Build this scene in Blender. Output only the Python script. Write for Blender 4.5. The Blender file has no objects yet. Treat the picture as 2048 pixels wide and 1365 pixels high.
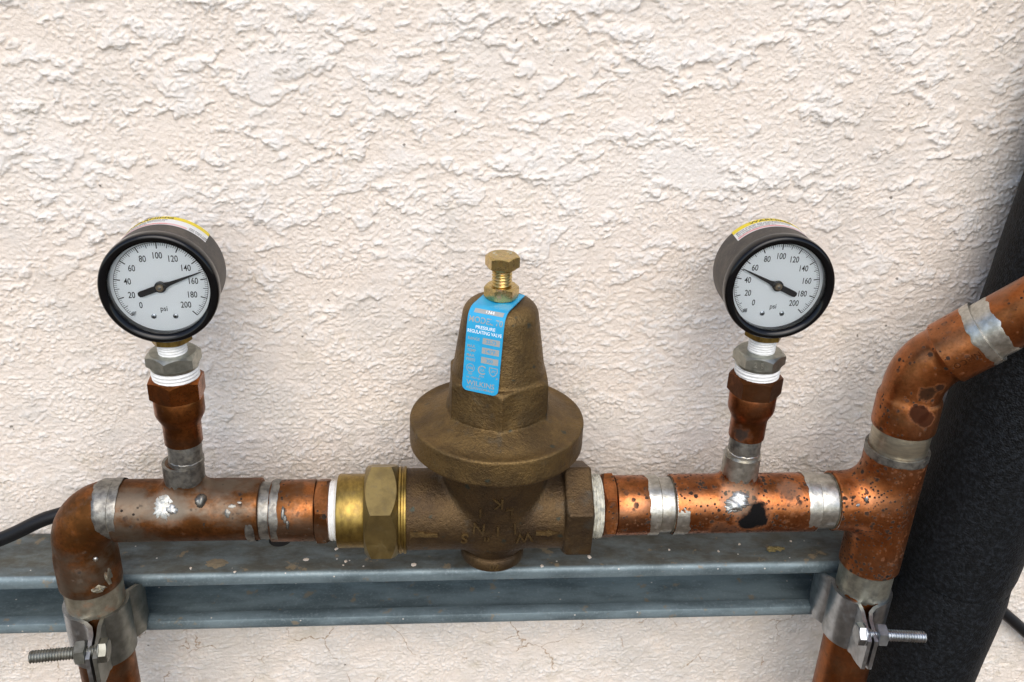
import bpy, bmesh, math, random
import numpy as np
from mathutils import Matrix, Vector

random.seed(7)
sc = bpy.context.scene
C = sc.collection
MM = 0.001
R = math.radians

# ------------------------------------------------------------------ camera
def cam_axes(pitch, yaw, roll):
    p, y, r = R(pitch), R(yaw), R(roll)
    right = Vector((math.cos(y), math.sin(y), 0)); fw = Vector((-math.sin(y), math.cos(y), 0)); up = Vector((0, 0, 1))
    fw2 = fw * math.cos(p) - up * math.sin(p); up2 = up * math.cos(p) + fw * math.sin(p)
    return right * math.cos(r) + up2 * math.sin(r), up2 * math.cos(r) - right * math.sin(r), fw2
cr, cu, cf = cam_axes(25.5, -5.4, 2.4)
cam_data = bpy.data.cameras.new('camera'); cam = bpy.data.objects.new('camera', cam_data); C.objects.link(cam)
cm = Matrix.Identity(4)
for i in range(3):
    cm[i][0] = cr[i]; cm[i][1] = cu[i]; cm[i][2] = -cf[i]
cm.translation = Vector((-31.7, -454, 281)) * MM
cam.matrix_world = cm
cam_data.sensor_width = 36; cam_data.lens = 1900 / 2048 * 36
cam_data.clip_start = 0.01; cam_data.clip_end = 500
sc.camera = cam

# ------------------------------------------------------------------ sky, sun, exposure
SUN_EL, SUN_AZ = 45, 181          # azimuth: light arrives from the front (-Y)
world = bpy.data.worlds.new('World'); sc.world = world; world.use_nodes = True
wn = world.node_tree
sky = wn.nodes.new('ShaderNodeTexSky'); sky.sky_type = 'NISHITA'; sky.sun_disc = False
sky.sun_elevation = R(SUN_EL); sky.sun_rotation = R(SUN_AZ)
sky.air_density = 1.0; sky.dust_density = 1.5; sky.ozone_density = 1.0
bg = wn.nodes['Background']; bg.inputs['Strength'].default_value = 0.14
wn.links.new(sky.outputs[0], bg.inputs['Color'])
sd = bpy.data.lights.new('sun', 'SUN'); sd.energy = 1.25; sd.angle = R(52); sd.color = (1.0, 0.94, 0.85)
sun = bpy.data.objects.new('sun', sd); C.objects.link(sun)
az = R(SUN_AZ)
sdir = Vector((math.sin(az) * math.cos(R(SUN_EL)), math.cos(az) * math.cos(R(SUN_EL)), math.sin(R(SUN_EL))))
sun.rotation_euler = sdir.to_track_quat('Z', 'Y').to_euler()
sun.location = sdir * 3
sc.view_settings.view_transform = 'Standard'; sc.view_settings.look = 'None'
sc.view_settings.exposure = 0.60; sc.view_settings.gamma = 1.0

# ------------------------------------------------------------------ numeric noise
_rng = np.random.default_rng(11)
_perm = _rng.permutation(256).astype(np.int64); _perm = np.concatenate([_perm, _perm, _perm])
_ang = _rng.random(256) * 2 * np.pi; _gx, _gy = np.cos(_ang), np.sin(_ang)
def perlin(x, y, seed=0):
    x = x + seed * 17.31; y = y + seed * 9.77
    xi = np.floor(x).astype(np.int64); yi = np.floor(y).astype(np.int64)
    xf, yf = x - xi, y - yi
    u = xf * xf * xf * (xf * (xf * 6 - 15) + 10); v = yf * yf * yf * (yf * (yf * 6 - 15) + 10)
    def g(ix, iy, dx, dy):
        h = _perm[(_perm[ix & 255] + iy) & 255]
        return _gx[h] * dx + _gy[h] * dy
    a = g(xi, yi, xf, yf); b = g(xi + 1, yi, xf - 1, yf); c = g(xi, yi + 1, xf, yf - 1); d = g(xi + 1, yi + 1, xf - 1, yf - 1)
    return 1.5 * ((a + u * (b - a)) * (1 - v) + (c + u * (d - c)) * v)
def fbm(x, y, oct=4, seed=0):
    s = 0; a = 1.0; t = 0
    for i in range(oct):
        s = s + a * perlin(x * 2 ** i, y * 2 ** i, seed + i * 3); t += a; a *= .5
    return s / t
def sstep(a, b, x):
    t = np.clip((x - a) / (b - a), 0, 1); return t * t * (3 - 2 * t)

# ------------------------------------------------------------------ objects, things, parts
def mesh_of(name, V, F, smooth=True, sharp=None):
    me = bpy.data.meshes.new(name)
    me.from_pydata((np.asarray(V, float) * MM).tolist(), [], [list(map(int, f)) for f in F])
    bm = bmesh.new(); bm.from_mesh(me)
    if all(len(e.link_faces) == 2 for e in bm.edges):
        bmesh.ops.recalc_face_normals(bm, faces=bm.faces)
    bm.to_mesh(me); bm.free()
    if smooth:
        me.polygons.foreach_set('use_smooth', [True] * len(me.polygons))
        if sharp: me.set_sharp_from_angle(angle=R(sharp))
    me.update()
    return me
def obj(name, VF, m, parent=None, sharp=35, smooth=True):
    me = mesh_of(name, VF[0], VF[1], smooth, sharp)
    if m: me.materials.append(m)
    o = bpy.data.objects.new(name, me); C.objects.link(o)
    if parent: o.parent = parent
    return o
def thing(name, label, cat, loc=(0, 0, 0), group=None, rot=(0, 0, 0)):
    o = bpy.data.objects.new(name, None); C.objects.link(o)
    o.empty_display_size = 0.01
    o.location = Vector(loc) * MM; o.rotation_euler = rot
    o['label'] = label; o['category'] = cat
    if group: o['group'] = group
    return o
def tag(o, label, cat, group=None):
    o['label'] = label; o['category'] = cat
    if group: o['group'] = group
    return o
def dup(root, loc, label):
    r = root.copy(); C.objects.link(r); r.location = Vector(loc) * MM; r['label'] = label
    def rec(src, dst):
        for ch in list(src.children):
            c = ch.copy(); C.objects.link(c); c.parent = dst; rec(ch, c)
    rec(root, r)
    return r

# ------------------------------------------------------------------ mesh makers (millimetres)
def join(*parts):
    V = []; F = []; n = 0
    for v, f in parts:
        v = np.asarray(v, float).reshape(-1, 3)
        V.append(v); F += [[i + n for i in q] for q in f]; n += len(v)
    return np.concatenate(V), F
def frame(d):
    d = Vector(d).normalized()
    a = Vector((0, 0, 1)).cross(d)
    if a.length < 1e-4: a = Vector((1, 0, 0))
    a.normalize(); b = d.cross(a)
    return np.array(a), np.array(b), np.array(d)
def place(VF, o, d=(0, 0, 1)):
    a, b, c = frame(d); v = np.asarray(VF[0], float)
    return v[:, :1] * a + v[:, 1:2] * b + v[:, 2:] * c + np.asarray(o, float), VF[1]
def lathe(prof, n=64, caps=True):
    """profile = (r, z) list, revolved round z"""
    t = np.linspace(0, 2 * np.pi, n, endpoint=False)
    V = []; F = []
    for r, z in prof:
        V += [(r * math.cos(a), r * math.sin(a), z) for a in t]
    for i in range(len(prof) - 1):
        for j in range(n):
            k = (j + 1) % n
            F.append((i * n + j, i * n + k, (i + 1) * n + k, (i + 1) * n + j))
    if caps:
        F.append(tuple(range(n))[::-1]); F.append(tuple(range((len(prof) - 1) * n, len(prof) * n)))
    return np.array(V), F
def cyl(r, z0, z1, c=0.4, n=64):
    return lathe([(r - c, z0), (r - c * .3, z0 + c * .3), (r, z0 + c), (r, z1 - c), (r - c * .3, z1 - c * .3), (r - c, z1)], n)
def ringlathe(prof, n=64):
    """closed ring profile"""
    V, F = lathe(prof + [prof[0]], n, False)
    m = len(prof) * n
    return V[:m], [[i % m for i in f] for f in F]
def hexnut(rc, h, ch_t=1, ch_b=1, rot=0.0, hole=0, per=8, k=.97, slope=.5, soft=.0):
    """hex prism with turned chamfers; corner radius rc, from z=0 to h"""
    ri = rc * math.cos(R(30)); n = 6 * per
    V = []; F = []
    ang = [2 * math.pi * i / n for i in range(n)]
    rh = [ri / math.cos(((a % (math.pi / 3)) - math.pi / 6)) for a in ang]
    rcut = ri * k
    rows = []
    def row(fr, fz): rows.append([(fr(i), fz(i)) for i in range(n)])
    if hole: row(lambda i: hole, lambda i: 0)
    row(lambda i: min(rcut, rh[i]), lambda i: 0)
    row(lambda i: rh[i], lambda i: (rh[i] - rcut) * slope * ch_b + .02)
    row(lambda i: rh[i], lambda i: h - (rh[i] - rcut) * slope * ch_t - .02)
    row(lambda i: min(rcut, rh[i]), lambda i: h)
    if hole: row(lambda i: hole, lambda i: h)
    for rw in rows:
        for i, (r, z) in enumerate(rw):
            a = ang[i] + rot
            V.append((r * math.cos(a), r * math.sin(a), z))
    m = len(rows)
    for q in range(m if hole else m - 1):
        q2 = (q + 1) % m
        for j in range(n):
            kx = (j + 1) % n
            F.append((q * n + j, q * n + kx, q2 * n + kx, q2 * n + j))
    if not hole:
        F.append(tuple(range(n))[::-1]); F.append(tuple(range((m - 1) * n, m * n)))
    return np.array(V), F
def thread(r, z0, z1, pitch, depth, n=32, noise=0., rnd=1):
    rows = max(8, int((z1 - z0) / pitch * 8)); prof = []
    V = []; F = []
    rg = random.Random(rnd)
    for i in range(rows + 1):
        z = z0 + (z1 - z0) * i / rows
        for j in range(n):
            a = 2 * math.pi * j / n
            t = ((z / pitch - j / n) % 1.0)
            tri = abs(t - .5) * 2
            rr = r - depth * (1 - min(1, tri * 1.25)) + noise * rg.uniform(-1, 1)
            if i in (0, rows): rr = r - depth
            V.append((rr * math.cos(a), rr * math.sin(a), z))
    for i in range(rows):
        for j in range(n):
            k = (j + 1) % n
            F.append((i * n + j, i * n + k, (i + 1) * n + k, (i + 1) * n + j))
    F.append(tuple(range(n))[::-1]); F.append(tuple(range(rows * n, rows * n + n)))
    return np.array(V), F
def sweep(pts, radii, n=40, caps=True):
    P = [Vector(p) for p in pts]; V = []; F = []
    T = []
    for i in range(len(P)):
        T.append((P[min(i + 1, len(P) - 1)] - P[max(i - 1, 0)]).normalized())
    a, b, _ = frame(T[0]); a = Vector(a)
    for i in range(len(P)):
        a = (a - T[i] * a.dot(T[i])).normalized(); b = T[i].cross(a)
        for j in range(n):
            t = 2 * math.pi * j / n
            V.append(P[i] + (a * math.cos(t) + b * math.sin(t)) * radii[i])
    for i in range(len(P) - 1):
        for j in range(n):
            k = (j + 1) % n
            F.append((i * n + j, i * n + k, (i + 1) * n + k, (i + 1) * n + j))
    if caps:
        F.append(tuple(range(n))[::-1]); F.append(tuple(range((len(P) - 1) * n, len(P) * n)))
    return np.array([tuple(v) for v in V]), F
def band(r, z0, z1, amp=1.0, seed=0, th=.18, n=96, e0=True, e1=True, lump=0.05):
    """a smear of solder round a tube: irregular edges, thin, bumpy"""
    t = np.linspace(0, 2 * np.pi, n, endpoint=False)
    cx, cy = np.cos(t) * 2.2, np.sin(t) * 2.2
    a0 = z0 + (amp * (fbm(cx + 5, cy, 4, seed)) * 1.6 if e0 else 0)
    a1 = z1 + (amp * (fbm(cx - 5, cy, 4, seed + 5)) * 1.6 if e1 else 0)
    a1 = np.maximum(a1, a0 + .6)
    rows = 9; V = []; F = []
    for i in range(rows):
        f = i / (rows - 1); z = a0 + (a1 - a0) * f
        edge = 0 if ((i == 0 and e0) or (i == rows - 1 and e1)) else 1
        rr = r + (th * edge if edge else -.06) + (lump * perlin(cx * 3 + f * 4, cy * 3 + f * 2, seed + 9) if edge else 0)
        for j in range(n): V.append((rr[j] * math.cos(t[j]) if np.ndim(rr) else rr * math.cos(t[j]), (rr[j] if np.ndim(rr) else rr) * math.sin(t[j]), z[j]))
    if not e1:
        for dr, dz in ((th, .0), (-1.3, .06)):
            for j in range(n): V.append(((r + dr) * math.cos(t[j]), (r + dr) * math.sin(t[j]), z1 + dz))
        rows += 2
    for i in range(rows - 1):
        for j in range(n):
            k = (j + 1) % n
            F.append((i * n + j, i * n + k, (i + 1) * n + k, (i + 1) * n + j))
    return np.array(V), F
def blob(c, rad, seed=0, amp=.25, sub=3):
    bm = bmesh.new(); bmesh.ops.create_icosphere(bm, subdivisions=sub, radius=1)
    V = np.array([v.co[:] for v in bm.verts]); F = [[v.index for v in f.verts] for f in bm.faces]; bm.free()
    k = 1 + amp * perlin(V[:, 0] * 1.7 + V[:, 2], V[:, 1] * 1.7 + V[:, 2] * .6, seed) + amp * .5 * perlin(V[:, 0] * 4 + V[:, 2] * 2, V[:, 1] * 4 - V[:, 2], seed + 3)
    return V * k[:, None] * np.array(rad) + np.array(c), F

def pipe_patch(x0, ang, zc, rc, a, b, th, seed, amp=.35, fr=2.0, py=-58.0, n=72, rows=12, spikes=0.):
    """domed splash on a pipe along x: centre (x0, angle above the outward horizontal), half sizes a (along) and b (round)"""
    t = np.linspace(0, 2 * np.pi, n, endpoint=False)
    Rr = 1 + amp * perlin(np.cos(t) * fr + 7, np.sin(t) * fr, seed) + amp * .6 * perlin(np.cos(t) * fr * 3, np.sin(t) * fr * 3 + 4, seed + 2) + spikes * np.maximum(0, perlin(np.cos(t) * 9, np.sin(t) * 9, seed + 5))
    V = []; F = []
    for i in range(rows + 1):
        f = i / rows
        for j in range(n):
            u = a * f * Rr[j] * math.cos(t[j]); v = b * f * Rr[j] * math.sin(t[j])
            h = th * (1 - f ** 2.6) * (1 + .35 * float(perlin(np.array([u / 3.5 + seed]), np.array([v / 3.5]), seed + 7)[0])) - .15 * (i == rows)
            an = ang + v / rc
            V.append((x0 + u, py - (rc + h) * math.cos(an), zc + (rc + h) * math.sin(an)))
    for i in range(rows):
        for j in range(n):
            k = (j + 1) % n
            F.append((i * n + j, (i + 1) * n + j, (i + 1) * n + k, i * n + k))
    return np.array(V), F
# ------------------------------------------------------------------ signed distance solids -> mesh
def sd_cyl(P, ax, c, r, a, b, rnd=0.):
    o = [i for i in range(3) if i != ax]
    dr = np.hypot(P[..., o[0]] - c[o[0]], P[..., o[1]] - c[o[1]]) - r + rnd
    da = np.maximum(a - P[..., ax], P[..., ax] - b) + rnd
    return np.minimum(np.maximum(dr, da), 0) + np.hypot(np.maximum(dr, 0), np.maximum(da, 0)) - rnd
def sd_hex(P, ax, c, rc, a, b, rot, rnd=0.):
    o = [i for i in range(3) if i != ax]
    u, v = P[..., o[0]] - c[o[0]], P[..., o[1]] - c[o[1]]
    ri = rc * math.cos(R(30)); d = -1e9
    for k in range(6):
        t = rot + R(30 + 60 * k)
        d = np.maximum(d, u * math.cos(t) + v * math.sin(t) - ri)
    d = d + rnd
    da = np.maximum(a - P[..., ax], P[..., ax] - b) + rnd
    return np.minimum(np.maximum(d, da), 0) + np.hypot(np.maximum(d, 0), np.maximum(da, 0)) - rnd
def smin(a, b, k):
    h = np.clip(.5 + .5 * (b - a) / k, 0, 1)
    return b + (a - b) * h - k * h * (1 - h)
def smax(a, b, k): return -smin(-a, -b, k)
def nets(f, lo, hi, h):
    lo = np.array(lo, float); hi = np.array(hi, float)
    n = np.ceil((hi - lo) / h).astype(int) + 1
    ax = [lo[i] + h * np.arange(n[i]) for i in range(3)]
    G = np.stack(np.meshgrid(*ax, indexing='ij'), -1)
    D = f(G)
    S = D < 0
    acc = np.zeros(tuple(n - 1) + (3,)); cnt = np.zeros(tuple(n - 1))
    for d in range(3):
        s0 = [slice(None)] * 3; s1 = [slice(None)] * 3
        s0[d] = slice(0, -1); s1[d] = slice(1, None)
        A, B = D[tuple(s0)], D[tuple(s1)]
        X = (A < 0) != (B < 0)
        t = np.where(X, A / np.where(X, A - B, 1), 0)
        P = G[tuple(s0)].copy(); P[..., d] += t * h
        P = P * X[..., None]
        o = [i for i in range(3) if i != d]
        for i in (0, 1):
            for j in (0, 1):
                sl = [slice(None)] * 3
                sl[o[0]] = slice(i, i + n[o[0]] - 1); sl[o[1]] = slice(j, j + n[o[1]] - 1)
                acc += P[tuple(sl)]; cnt += X[tuple(sl)]
    idx = -np.ones(tuple(n - 1), int); m = cnt > 0
    idx[m] = np.arange(m.sum())
    V = acc[m] / cnt[m][:, None]
    F = []
    for d in range(3):
        o = [(d + 1) % 3, (d + 2) % 3]
        s0 = [slice(1, -1)] * 3; s1 = [slice(1, -1)] * 3
        s0[d] = slice(0, -1); s1[d] = slice(1, None)
        X = S[tuple(s0)] != S[tuple(s1)]
        loc = np.argwhere(X)
        base = loc.copy(); base[:, o[0]] += 1; base[:, o[1]] += 1
        flip = S[tuple(s0)][X]
        def at(i, j):
            q = base.copy(); q[:, o[0]] -= i; q[:, o[1]] -= j
            return idx[q[:, 0], q[:, 1], q[:, 2]]
        q = np.stack([at(1, 1), at(0, 1), at(0, 0), at(1, 0)], 1)
        q[~flip] = q[~flip][:, ::-1]
        F.append(q)
    F = np.concatenate(F)
    for _ in range(4):
        e = .05; d0 = f(V)
        g = np.stack([f(V + np.eye(3)[i] * e) - f(V - np.eye(3)[i] * e) for i in range(3)], -1) / (2 * e)
        V = V - np.clip(d0, -h * .4, h * .4)[:, None] * g / np.maximum((g * g).sum(-1), .3)[:, None]
    return V, F.tolist()

# ------------------------------------------------------------------ lettering as meshes
_txt = {}
def text(s, size, xs=1.0, align='c', space=1.0):
    key = (s, space)
    if key not in _txt:
        cu_ = bpy.data.curves.new('lettering', 'FONT'); cu_.body = s; cu_.size = 1; cu_.resolution_u = 4; cu_.offset = .012; cu_.space_character = space
        o = bpy.data.objects.new('lettering', cu_); C.objects.link(o)
        dg = bpy.context.evaluated_depsgraph_get()
        me = bpy.data.meshes.new_from_object(o.evaluated_get(dg))
        V = np.array([v.co[:] for v in me.vertices]).reshape(-1, 3); F = [list(p.vertices) for p in me.polygons]
        bpy.data.objects.remove(o); bpy.data.curves.remove(cu_); bpy.data.meshes.remove(me)
        _txt[key] = (V, F)
    V, F = _txt[key]
    V = V.copy(); V[:, 0] *= xs
    x0, x1 = V[:, 0].min(), V[:, 0].max()
    y0, y1 = 0, .70
    V[:, 0] -= {'c': (x0 + x1) / 2, 'l': x0, 'r': x1}[align]; V[:, 1] -= (y0 + y1) / 2
    return V * size / .70, F                      # size = height of a capital
def raised(VF, h):
    """closed slab from a flat outline: z in [-h, h]"""
    V, F = VF; n = len(V)
    top = V.copy(); top[:, 2] = h; bot = V.copy(); bot[:, 2] = -h
    ed = {}
    for f in F:
        for i in range(len(f)):
            a, b = f[i], f[(i + 1) % len(f)]; ed[(a, b)] = 1
    side = [[a + n, b + n, b, a] for (a, b) in ed if (b, a) not in ed]
    return np.concatenate([top, bot]), [list(f) for f in F] + [[i + n for i in f][::-1] for f in F] + side
def rect(x0, x1, y0, y1, nx=1, ny=1):
    V = [(x0 + (x1 - x0) * i / nx, y0 + (y1 - y0) * j / ny, 0) for j in range(ny + 1) for i in range(nx + 1)]
    F = [(j * (nx + 1) + i, j * (nx + 1) + i + 1, (j + 1) * (nx + 1) + i + 1, (j + 1) * (nx + 1) + i) for j in range(ny) for i in range(nx)]
    return np.array(V, float), F
def move(VF, x=0, y=0, z=0): return np.asarray(VF[0]) + np.array([x, y, z]), VF[1]
def turn(VF, a):
    V = np.asarray(VF[0]); c, s = math.cos(a), math.sin(a); W = V.copy()
    W[:, 0] = V[:, 0] * c - V[:, 1] * s; W[:, 1] = V[:, 0] * s + V[:, 1] * c
    return W, VF[1]
def annulus(r0, r1, a0=0, a1=2 * math.pi, n=40):
    V = []; F = []
    for i in range(n + 1):
        a = a0 + (a1 - a0) * i / n
        V += [(r0 * math.cos(a), r0 * math.sin(a), 0), (r1 * math.cos(a), r1 * math.sin(a), 0)]
    for i in range(n): F.append((2 * i, 2 * i + 1, 2 * i + 3, 2 * i + 2))
    return np.array(V), F
def warp(VF, fn): return np.array([fn(*v) for v in VF[0]]), VF[1]

# ------------------------------------------------------------------ materials
def new_mat(name):
    m = bpy.data.materials.new(name); m.use_nodes = True
    nt = m.node_tree; return m, nt, nt.nodes['Principled BSDF']
class NB:
    def __init__(s, nt):
        s.nt = nt; s.tc = nt.nodes.new('ShaderNodeTexCoord'); s.co = s.tc.outputs['Object']
    def n(s, t, **k):
        x = s.nt.nodes.new(t)
        for a, b in k.items(): setattr(x, a, b)
        return x
    def put(s, sock, v):
        if hasattr(v, 'is_output') or hasattr(v, 'links'): s.nt.links.new(v, sock)
        else: sock.default_value = v
    def noise(s, mm, detail=3, rough=.55, scale3=None, off=(0, 0, 0), dist=0.):
        mp = s.n('ShaderNodeMapping'); s.nt.links.new(s.co, mp.inputs[0])
        mp.inputs['Location'].default_value = off
        if scale3: mp.inputs['Scale'].default_value = scale3
        x = s.n('ShaderNodeTexNoise'); s.nt.links.new(mp.outputs[0], x.inputs['Vector'])
        x.inputs['Scale'].default_value = 1000. / mm; x.inputs['Detail'].default_value = detail; x.inputs['Roughness'].default_value = rough; x.inputs['Distortion'].default_value = dist
        return x.outputs['Fac']
    def voro(s, mm, off=(0, 0, 0), rnd=1.0, warp_=0.0):
        mp = s.n('ShaderNodeMapping'); s.nt.links.new(s.co, mp.inputs[0]); mp.inputs['Location'].default_value = off
        x = s.n('ShaderNodeTexVoronoi'); s.nt.links.new(mp.outputs[0], x.inputs['Vector'])
        x.inputs['Scale'].default_value = 1000. / mm; x.inputs['Randomness'].default_value = rnd
        return x
    def step(s, v, a, b):
        x = s.n('ShaderNodeMapRange', interpolation_type='SMOOTHSTEP'); s.put(x.inputs['Value'], v)
        x.inputs['From Min'].default_value = a; x.inputs['From Max'].default_value = b
        return x.outputs['Result']
    def math(s, op, a, b=0.):
        x = s.n('ShaderNodeMath', operation=op); s.put(x.inputs[0], a); s.put(x.inputs[1], b); return x.outputs[0]
    def mix(s, f, a, b):
        x = s.n('ShaderNodeMix', data_type='RGBA'); s.put(x.inputs[0], f)
        for i, v in ((6, a), (7, b)):
            if isinstance(v, tuple): v = v if len(v) == 4 else v + (1,)
            s.put(x.inputs[i], v)
        return x.outputs[2]
    def fmix(s, f, a, b):
        x = s.n('ShaderNodeMix', data_type='FLOAT'); s.put(x.inputs[0], f); s.put(x.inputs[2], a); s.put(x.inputs[3], b); return x.outputs[0]
    def bump(s, h, dist, strength=1., normal=None):
        x = s.n('ShaderNodeBump'); s.put(x.inputs['Height'], h); x.inputs['Distance'].default_value = dist * MM; x.inputs['Strength'].default_value = strength
        if normal: s.nt.links.new(normal, x.inputs['Normal'])
        return x.outputs[0]
    def near(s, c, r0, r1, jag=1.5, jmm=3):
        """1 inside a ragged ball of radius about r0..r1 mm at c"""
        d = s.n('ShaderNodeVectorMath', operation='DISTANCE'); s.nt.links.new(s.co, d.inputs[0]); d.inputs[1].default_value = [v * MM for v in c]
        k = s.math('MULTIPLY', d.outputs['Value'], 1000.)
        k = s.math('ADD', k, s.math('MULTIPLY', s.math('SUBTRACT', s.noise(jmm, 4, .6), .5), jag * 2))
        return s.step(k, r1, r0)

def copper(name, tarnish=.5, spots=.5, bright=(.78, .34, .19), brown=(.20, .085, .035), stains=(), grey=.25, tone=(.50, .20, .10), seed=0., rough=.34):
    m, nt, b = new_mat(name); s = NB(nt); o = (seed, seed * .7, -seed)
    bright, brown, tone = [tuple(np.array(q) * np.array((.57, .495, .325))) for q in (bright, brown, tone)]
    base = s.mix(s.step(s.noise(9, 5, .6, off=o), .35, .68), bright, tone)
    tn = s.step(s.noise(13, 6, .65, off=(o[0] + .3, o[1], .2)), .62 - .35 * tarnish, .80 - .30 * tarnish)
    tn = s.math('MULTIPLY', tn, .85)
    c = s.mix(tn, base, brown)
    fine = s.step(s.noise(1.3, 3, .6, off=o), .46, .72)
    c = s.mix(s.math('MULTIPLY', fine, .35 + .25 * tarnish), c, brown)
    gp = s.math('MULTIPLY', s.step(s.noise(22, 6, .62, off=(o[0] + .7, .3, o[2]), scale3=(.6, 1, 1)), .46, .64), grey * 1.3)
    c = s.mix(gp, c, (.20, .165, .125))
    # oxide spots of two sizes, clustered
    cl = s.step(s.noise(16, 3, .6, off=(.7 + o[0], 0, .1)), .60 - .30 * spots, .70 - .20 * spots)
    masks = []
    for mm, th, of in ((3.6, .36, .11), (1.9, .38, .5), (6.5, .27, .83)):
        v = s.voro(mm, (of + o[0], of, o[2]))
        d = s.math('ADD', v.outputs['Distance'], s.math('MULTIPLY', s.math('SUBTRACT', s.noise(.9, 3, .6), .5), .30))
        sep = s.n('ShaderNodeSeparateColor'); nt.links.new(v.outputs['Color'], sep.inputs[0])
        keep = s.step(sep.outputs[0], 1.02 - .62 * spots, 1.04 - .62 * spots)
        masks.append(s.math('MULTIPLY', s.step(d, th, th - .12), keep))
    sp = s.math('MULTIPLY', s.math('MAXIMUM', s.math('MAXIMUM', masks[0], masks[1]), masks[2]), cl)
    sp = s.math('MULTIPLY', sp, .96 if spots > 0 else 0.)
    spot_col = s.mix(s.noise(4, 2, .5, off=(.2, .4, o[0])), (.010, .008, .007), (.034, .028, .023))
    dust = s.math('MULTIPLY', s.step(s.noise(5, 5, .7, off=(.9, o[0], .4)), .55, .85), grey)
    c = s.mix(dust, c, (.15, .125, .095)); c = s.mix(sp, c, spot_col)
    met = s.math('SUBTRACT', 1., sp)
    met = s.math('SUBTRACT', met, s.math('MULTIPLY', dust, .5))
    ro = s.fmix(tn, rough, rough + .16); ro = s.math('ADD', ro, s.math('MULTIPLY', sp, .4)); ro = s.math('ADD', ro, s.math('MULTIPLY', s.math('SUBTRACT', s.noise(2.2, 4, .6), .5), .22))
    spc = s.math('SUBTRACT', .5, s.math('MULTIPLY', sp, .42))
    for (cc, r0, r1, jag, col, amt) in stains:
        k = s.math('MULTIPLY', s.near(cc, r0, r1, jag), amt)
        c = s.mix(k, c, col); met = s.fmix(k, met, .0); ro = s.fmix(k, ro, .8); spc = s.fmix(k, spc, .05)
    nt.links.new(c, b.inputs['Base Color']); nt.links.new(met, b.inputs['Metallic']); nt.links.new(ro, b.inputs['Roughness']); nt.links.new(spc, b.inputs['Specular IOR Level'])
    h = s.math('ADD', s.noise(6, 4, .55, off=o), s.math('MULTIPLY', sp, .25))
    nt.links.new(s.bump(h, .35, .5), b.inputs['Normal'])
    return m
def metal(name, col, col2, mm=4, rough=.35, met=1., bmm=1.0, bd=.05, dirt=None, dirt_amt=.4, dirt_mm=6, rvar=.15, scale3=None):
    m, nt, b = new_mat(name); s = NB(nt)
    c = s.mix(s.step(s.noise(mm, 5, .6, scale3=scale3), .35, .68), col, col2); mt = met
    if dirt:
        k = s.math('MULTIPLY', s.step(s.noise(dirt_mm, 6, .68, off=(.3, .8, .1)), .50, .72), dirt_amt)
        c = s.mix(k, c, dirt); mt = s.fmix(k, met, met * .35)
    s.put(b.inputs['Metallic'], mt); nt.links.new(c, b.inputs['Base Color'])
    nt.links.new(s.math('ADD', rough - rvar / 2, s.math('MULTIPLY', s.noise(2.4, 4, .65), rvar)), b.inputs['Roughness'])
    nt.links.new(s.bump(s.noise(bmm, 4, .6), bd, .8), b.inputs['Normal'])
    return m
def plain(name, col, rough=.5, met=0., bmm=None, bd=.03, var=None, vmm=6, spec=.5):
    m, nt, b = new_mat(name); s = NB(nt)
    if var: nt.links.new(s.mix(s.step(s.noise(vmm, 5, .6), .38, .68), col, var), b.inputs['Base Color'])
    else: b.inputs['Base Color'].default_value = col + (1,)
    b.inputs['Roughness'].default_value = rough; b.inputs['Metallic'].default_value = met; b.inputs['Specular IOR Level'].default_value = spec
    if bmm: nt.links.new(s.bump(s.noise(bmm, 4, .6), bd, .9), b.inputs['Normal'])
    return m

SOLDER_L = metal('tarnished solder', (.30, .29, .26), (.13, .125, .115), 3.5, .42, .9, 1.4, .10, (.20, .17, .12), .6, 4)
SOLDER_R = metal('bright solder', (.56, .54, .49), (.36, .345, .30), 3.0, .34, .95, 1.6, .12, (.33, .28, .19), .45, 5)
SOLDER_S = metal('frosted solder smear', (.62, .62, .58), (.42, .42, .38), 2.0, .5, .7, .8, .15, (.45, .36, .22), .6, 2.5)
SOLDER_B = metal('solder blob', (.56, .56, .54), (.38, .38, .35), 2.5, .46, 1., 2.0, .06)
BRASS = metal('turned brass', (.36, .25, .068), (.22, .15, .045), 5, .40, 1., .8, .03, (.16, .10, .04), .5, 5, scale3=(1.6, .9, .9))
BRASS_D = metal('dull brass', (.32, .235, .09), (.22, .16, .065), 8, .40, .95, .9, .05, (.17, .125, .06), .45, 4)
ZINC_Y = metal('yellow zinc plate', (.60, .44, .17), (.46, .36, .16), 3, .28, 1., .9, .03, (.42, .22, .17), .7, 3)
STEEL = metal('zinc plated steel', (.44, .465, .49), (.30, .32, .335), 5, .32, 1., .9, .03, (.30, .29, .26), .4, 5)
STEEL_D = metal('weathered clamp steel', (.25, .25, .22), (.16, .16, .135), 7, .42, .9, 1.0, .04, (.22, .19, .14), .5, 5)
BUSH = metal('grey plated bushing', (.42, .42, .37), (.29, .30, .26), 4, .36, .95, .8, .05, (.15, .15, .11), .5, 4)
JOINT = plain('dark joint', (.05, .045, .03), .6, 0, 1.2, .1, (.14, .12, .08), 2.5)
TAPE = plain('white thread tape', (.80, .80, .78), .55, 0, .8, .05, (.70, .70, .67), 3)
TAPE_D = plain('dirty thread tape', (.66, .64, .54), .6, 0, .7, .12, (.38, .38, .33), 3)
BEZEL = plain('black gloss plastic', (.003, .003, .0035), .12, 0, 4, .012, spec=.32)
DIAL = plain('dial paper', (.87, .90, .91), .6)
INK = plain('black ink', (.018, .018, .02), .6)
NEEDLE = plain('black needle paint', (.012, .012, .014), .4)
YELLOW = plain('yellow label', (.72, .56, .02), .5)
LABELW = plain('white label', (.72, .72, .70), .5)
RED = plain('red label print', (.72, .16, .15), .5)
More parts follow.
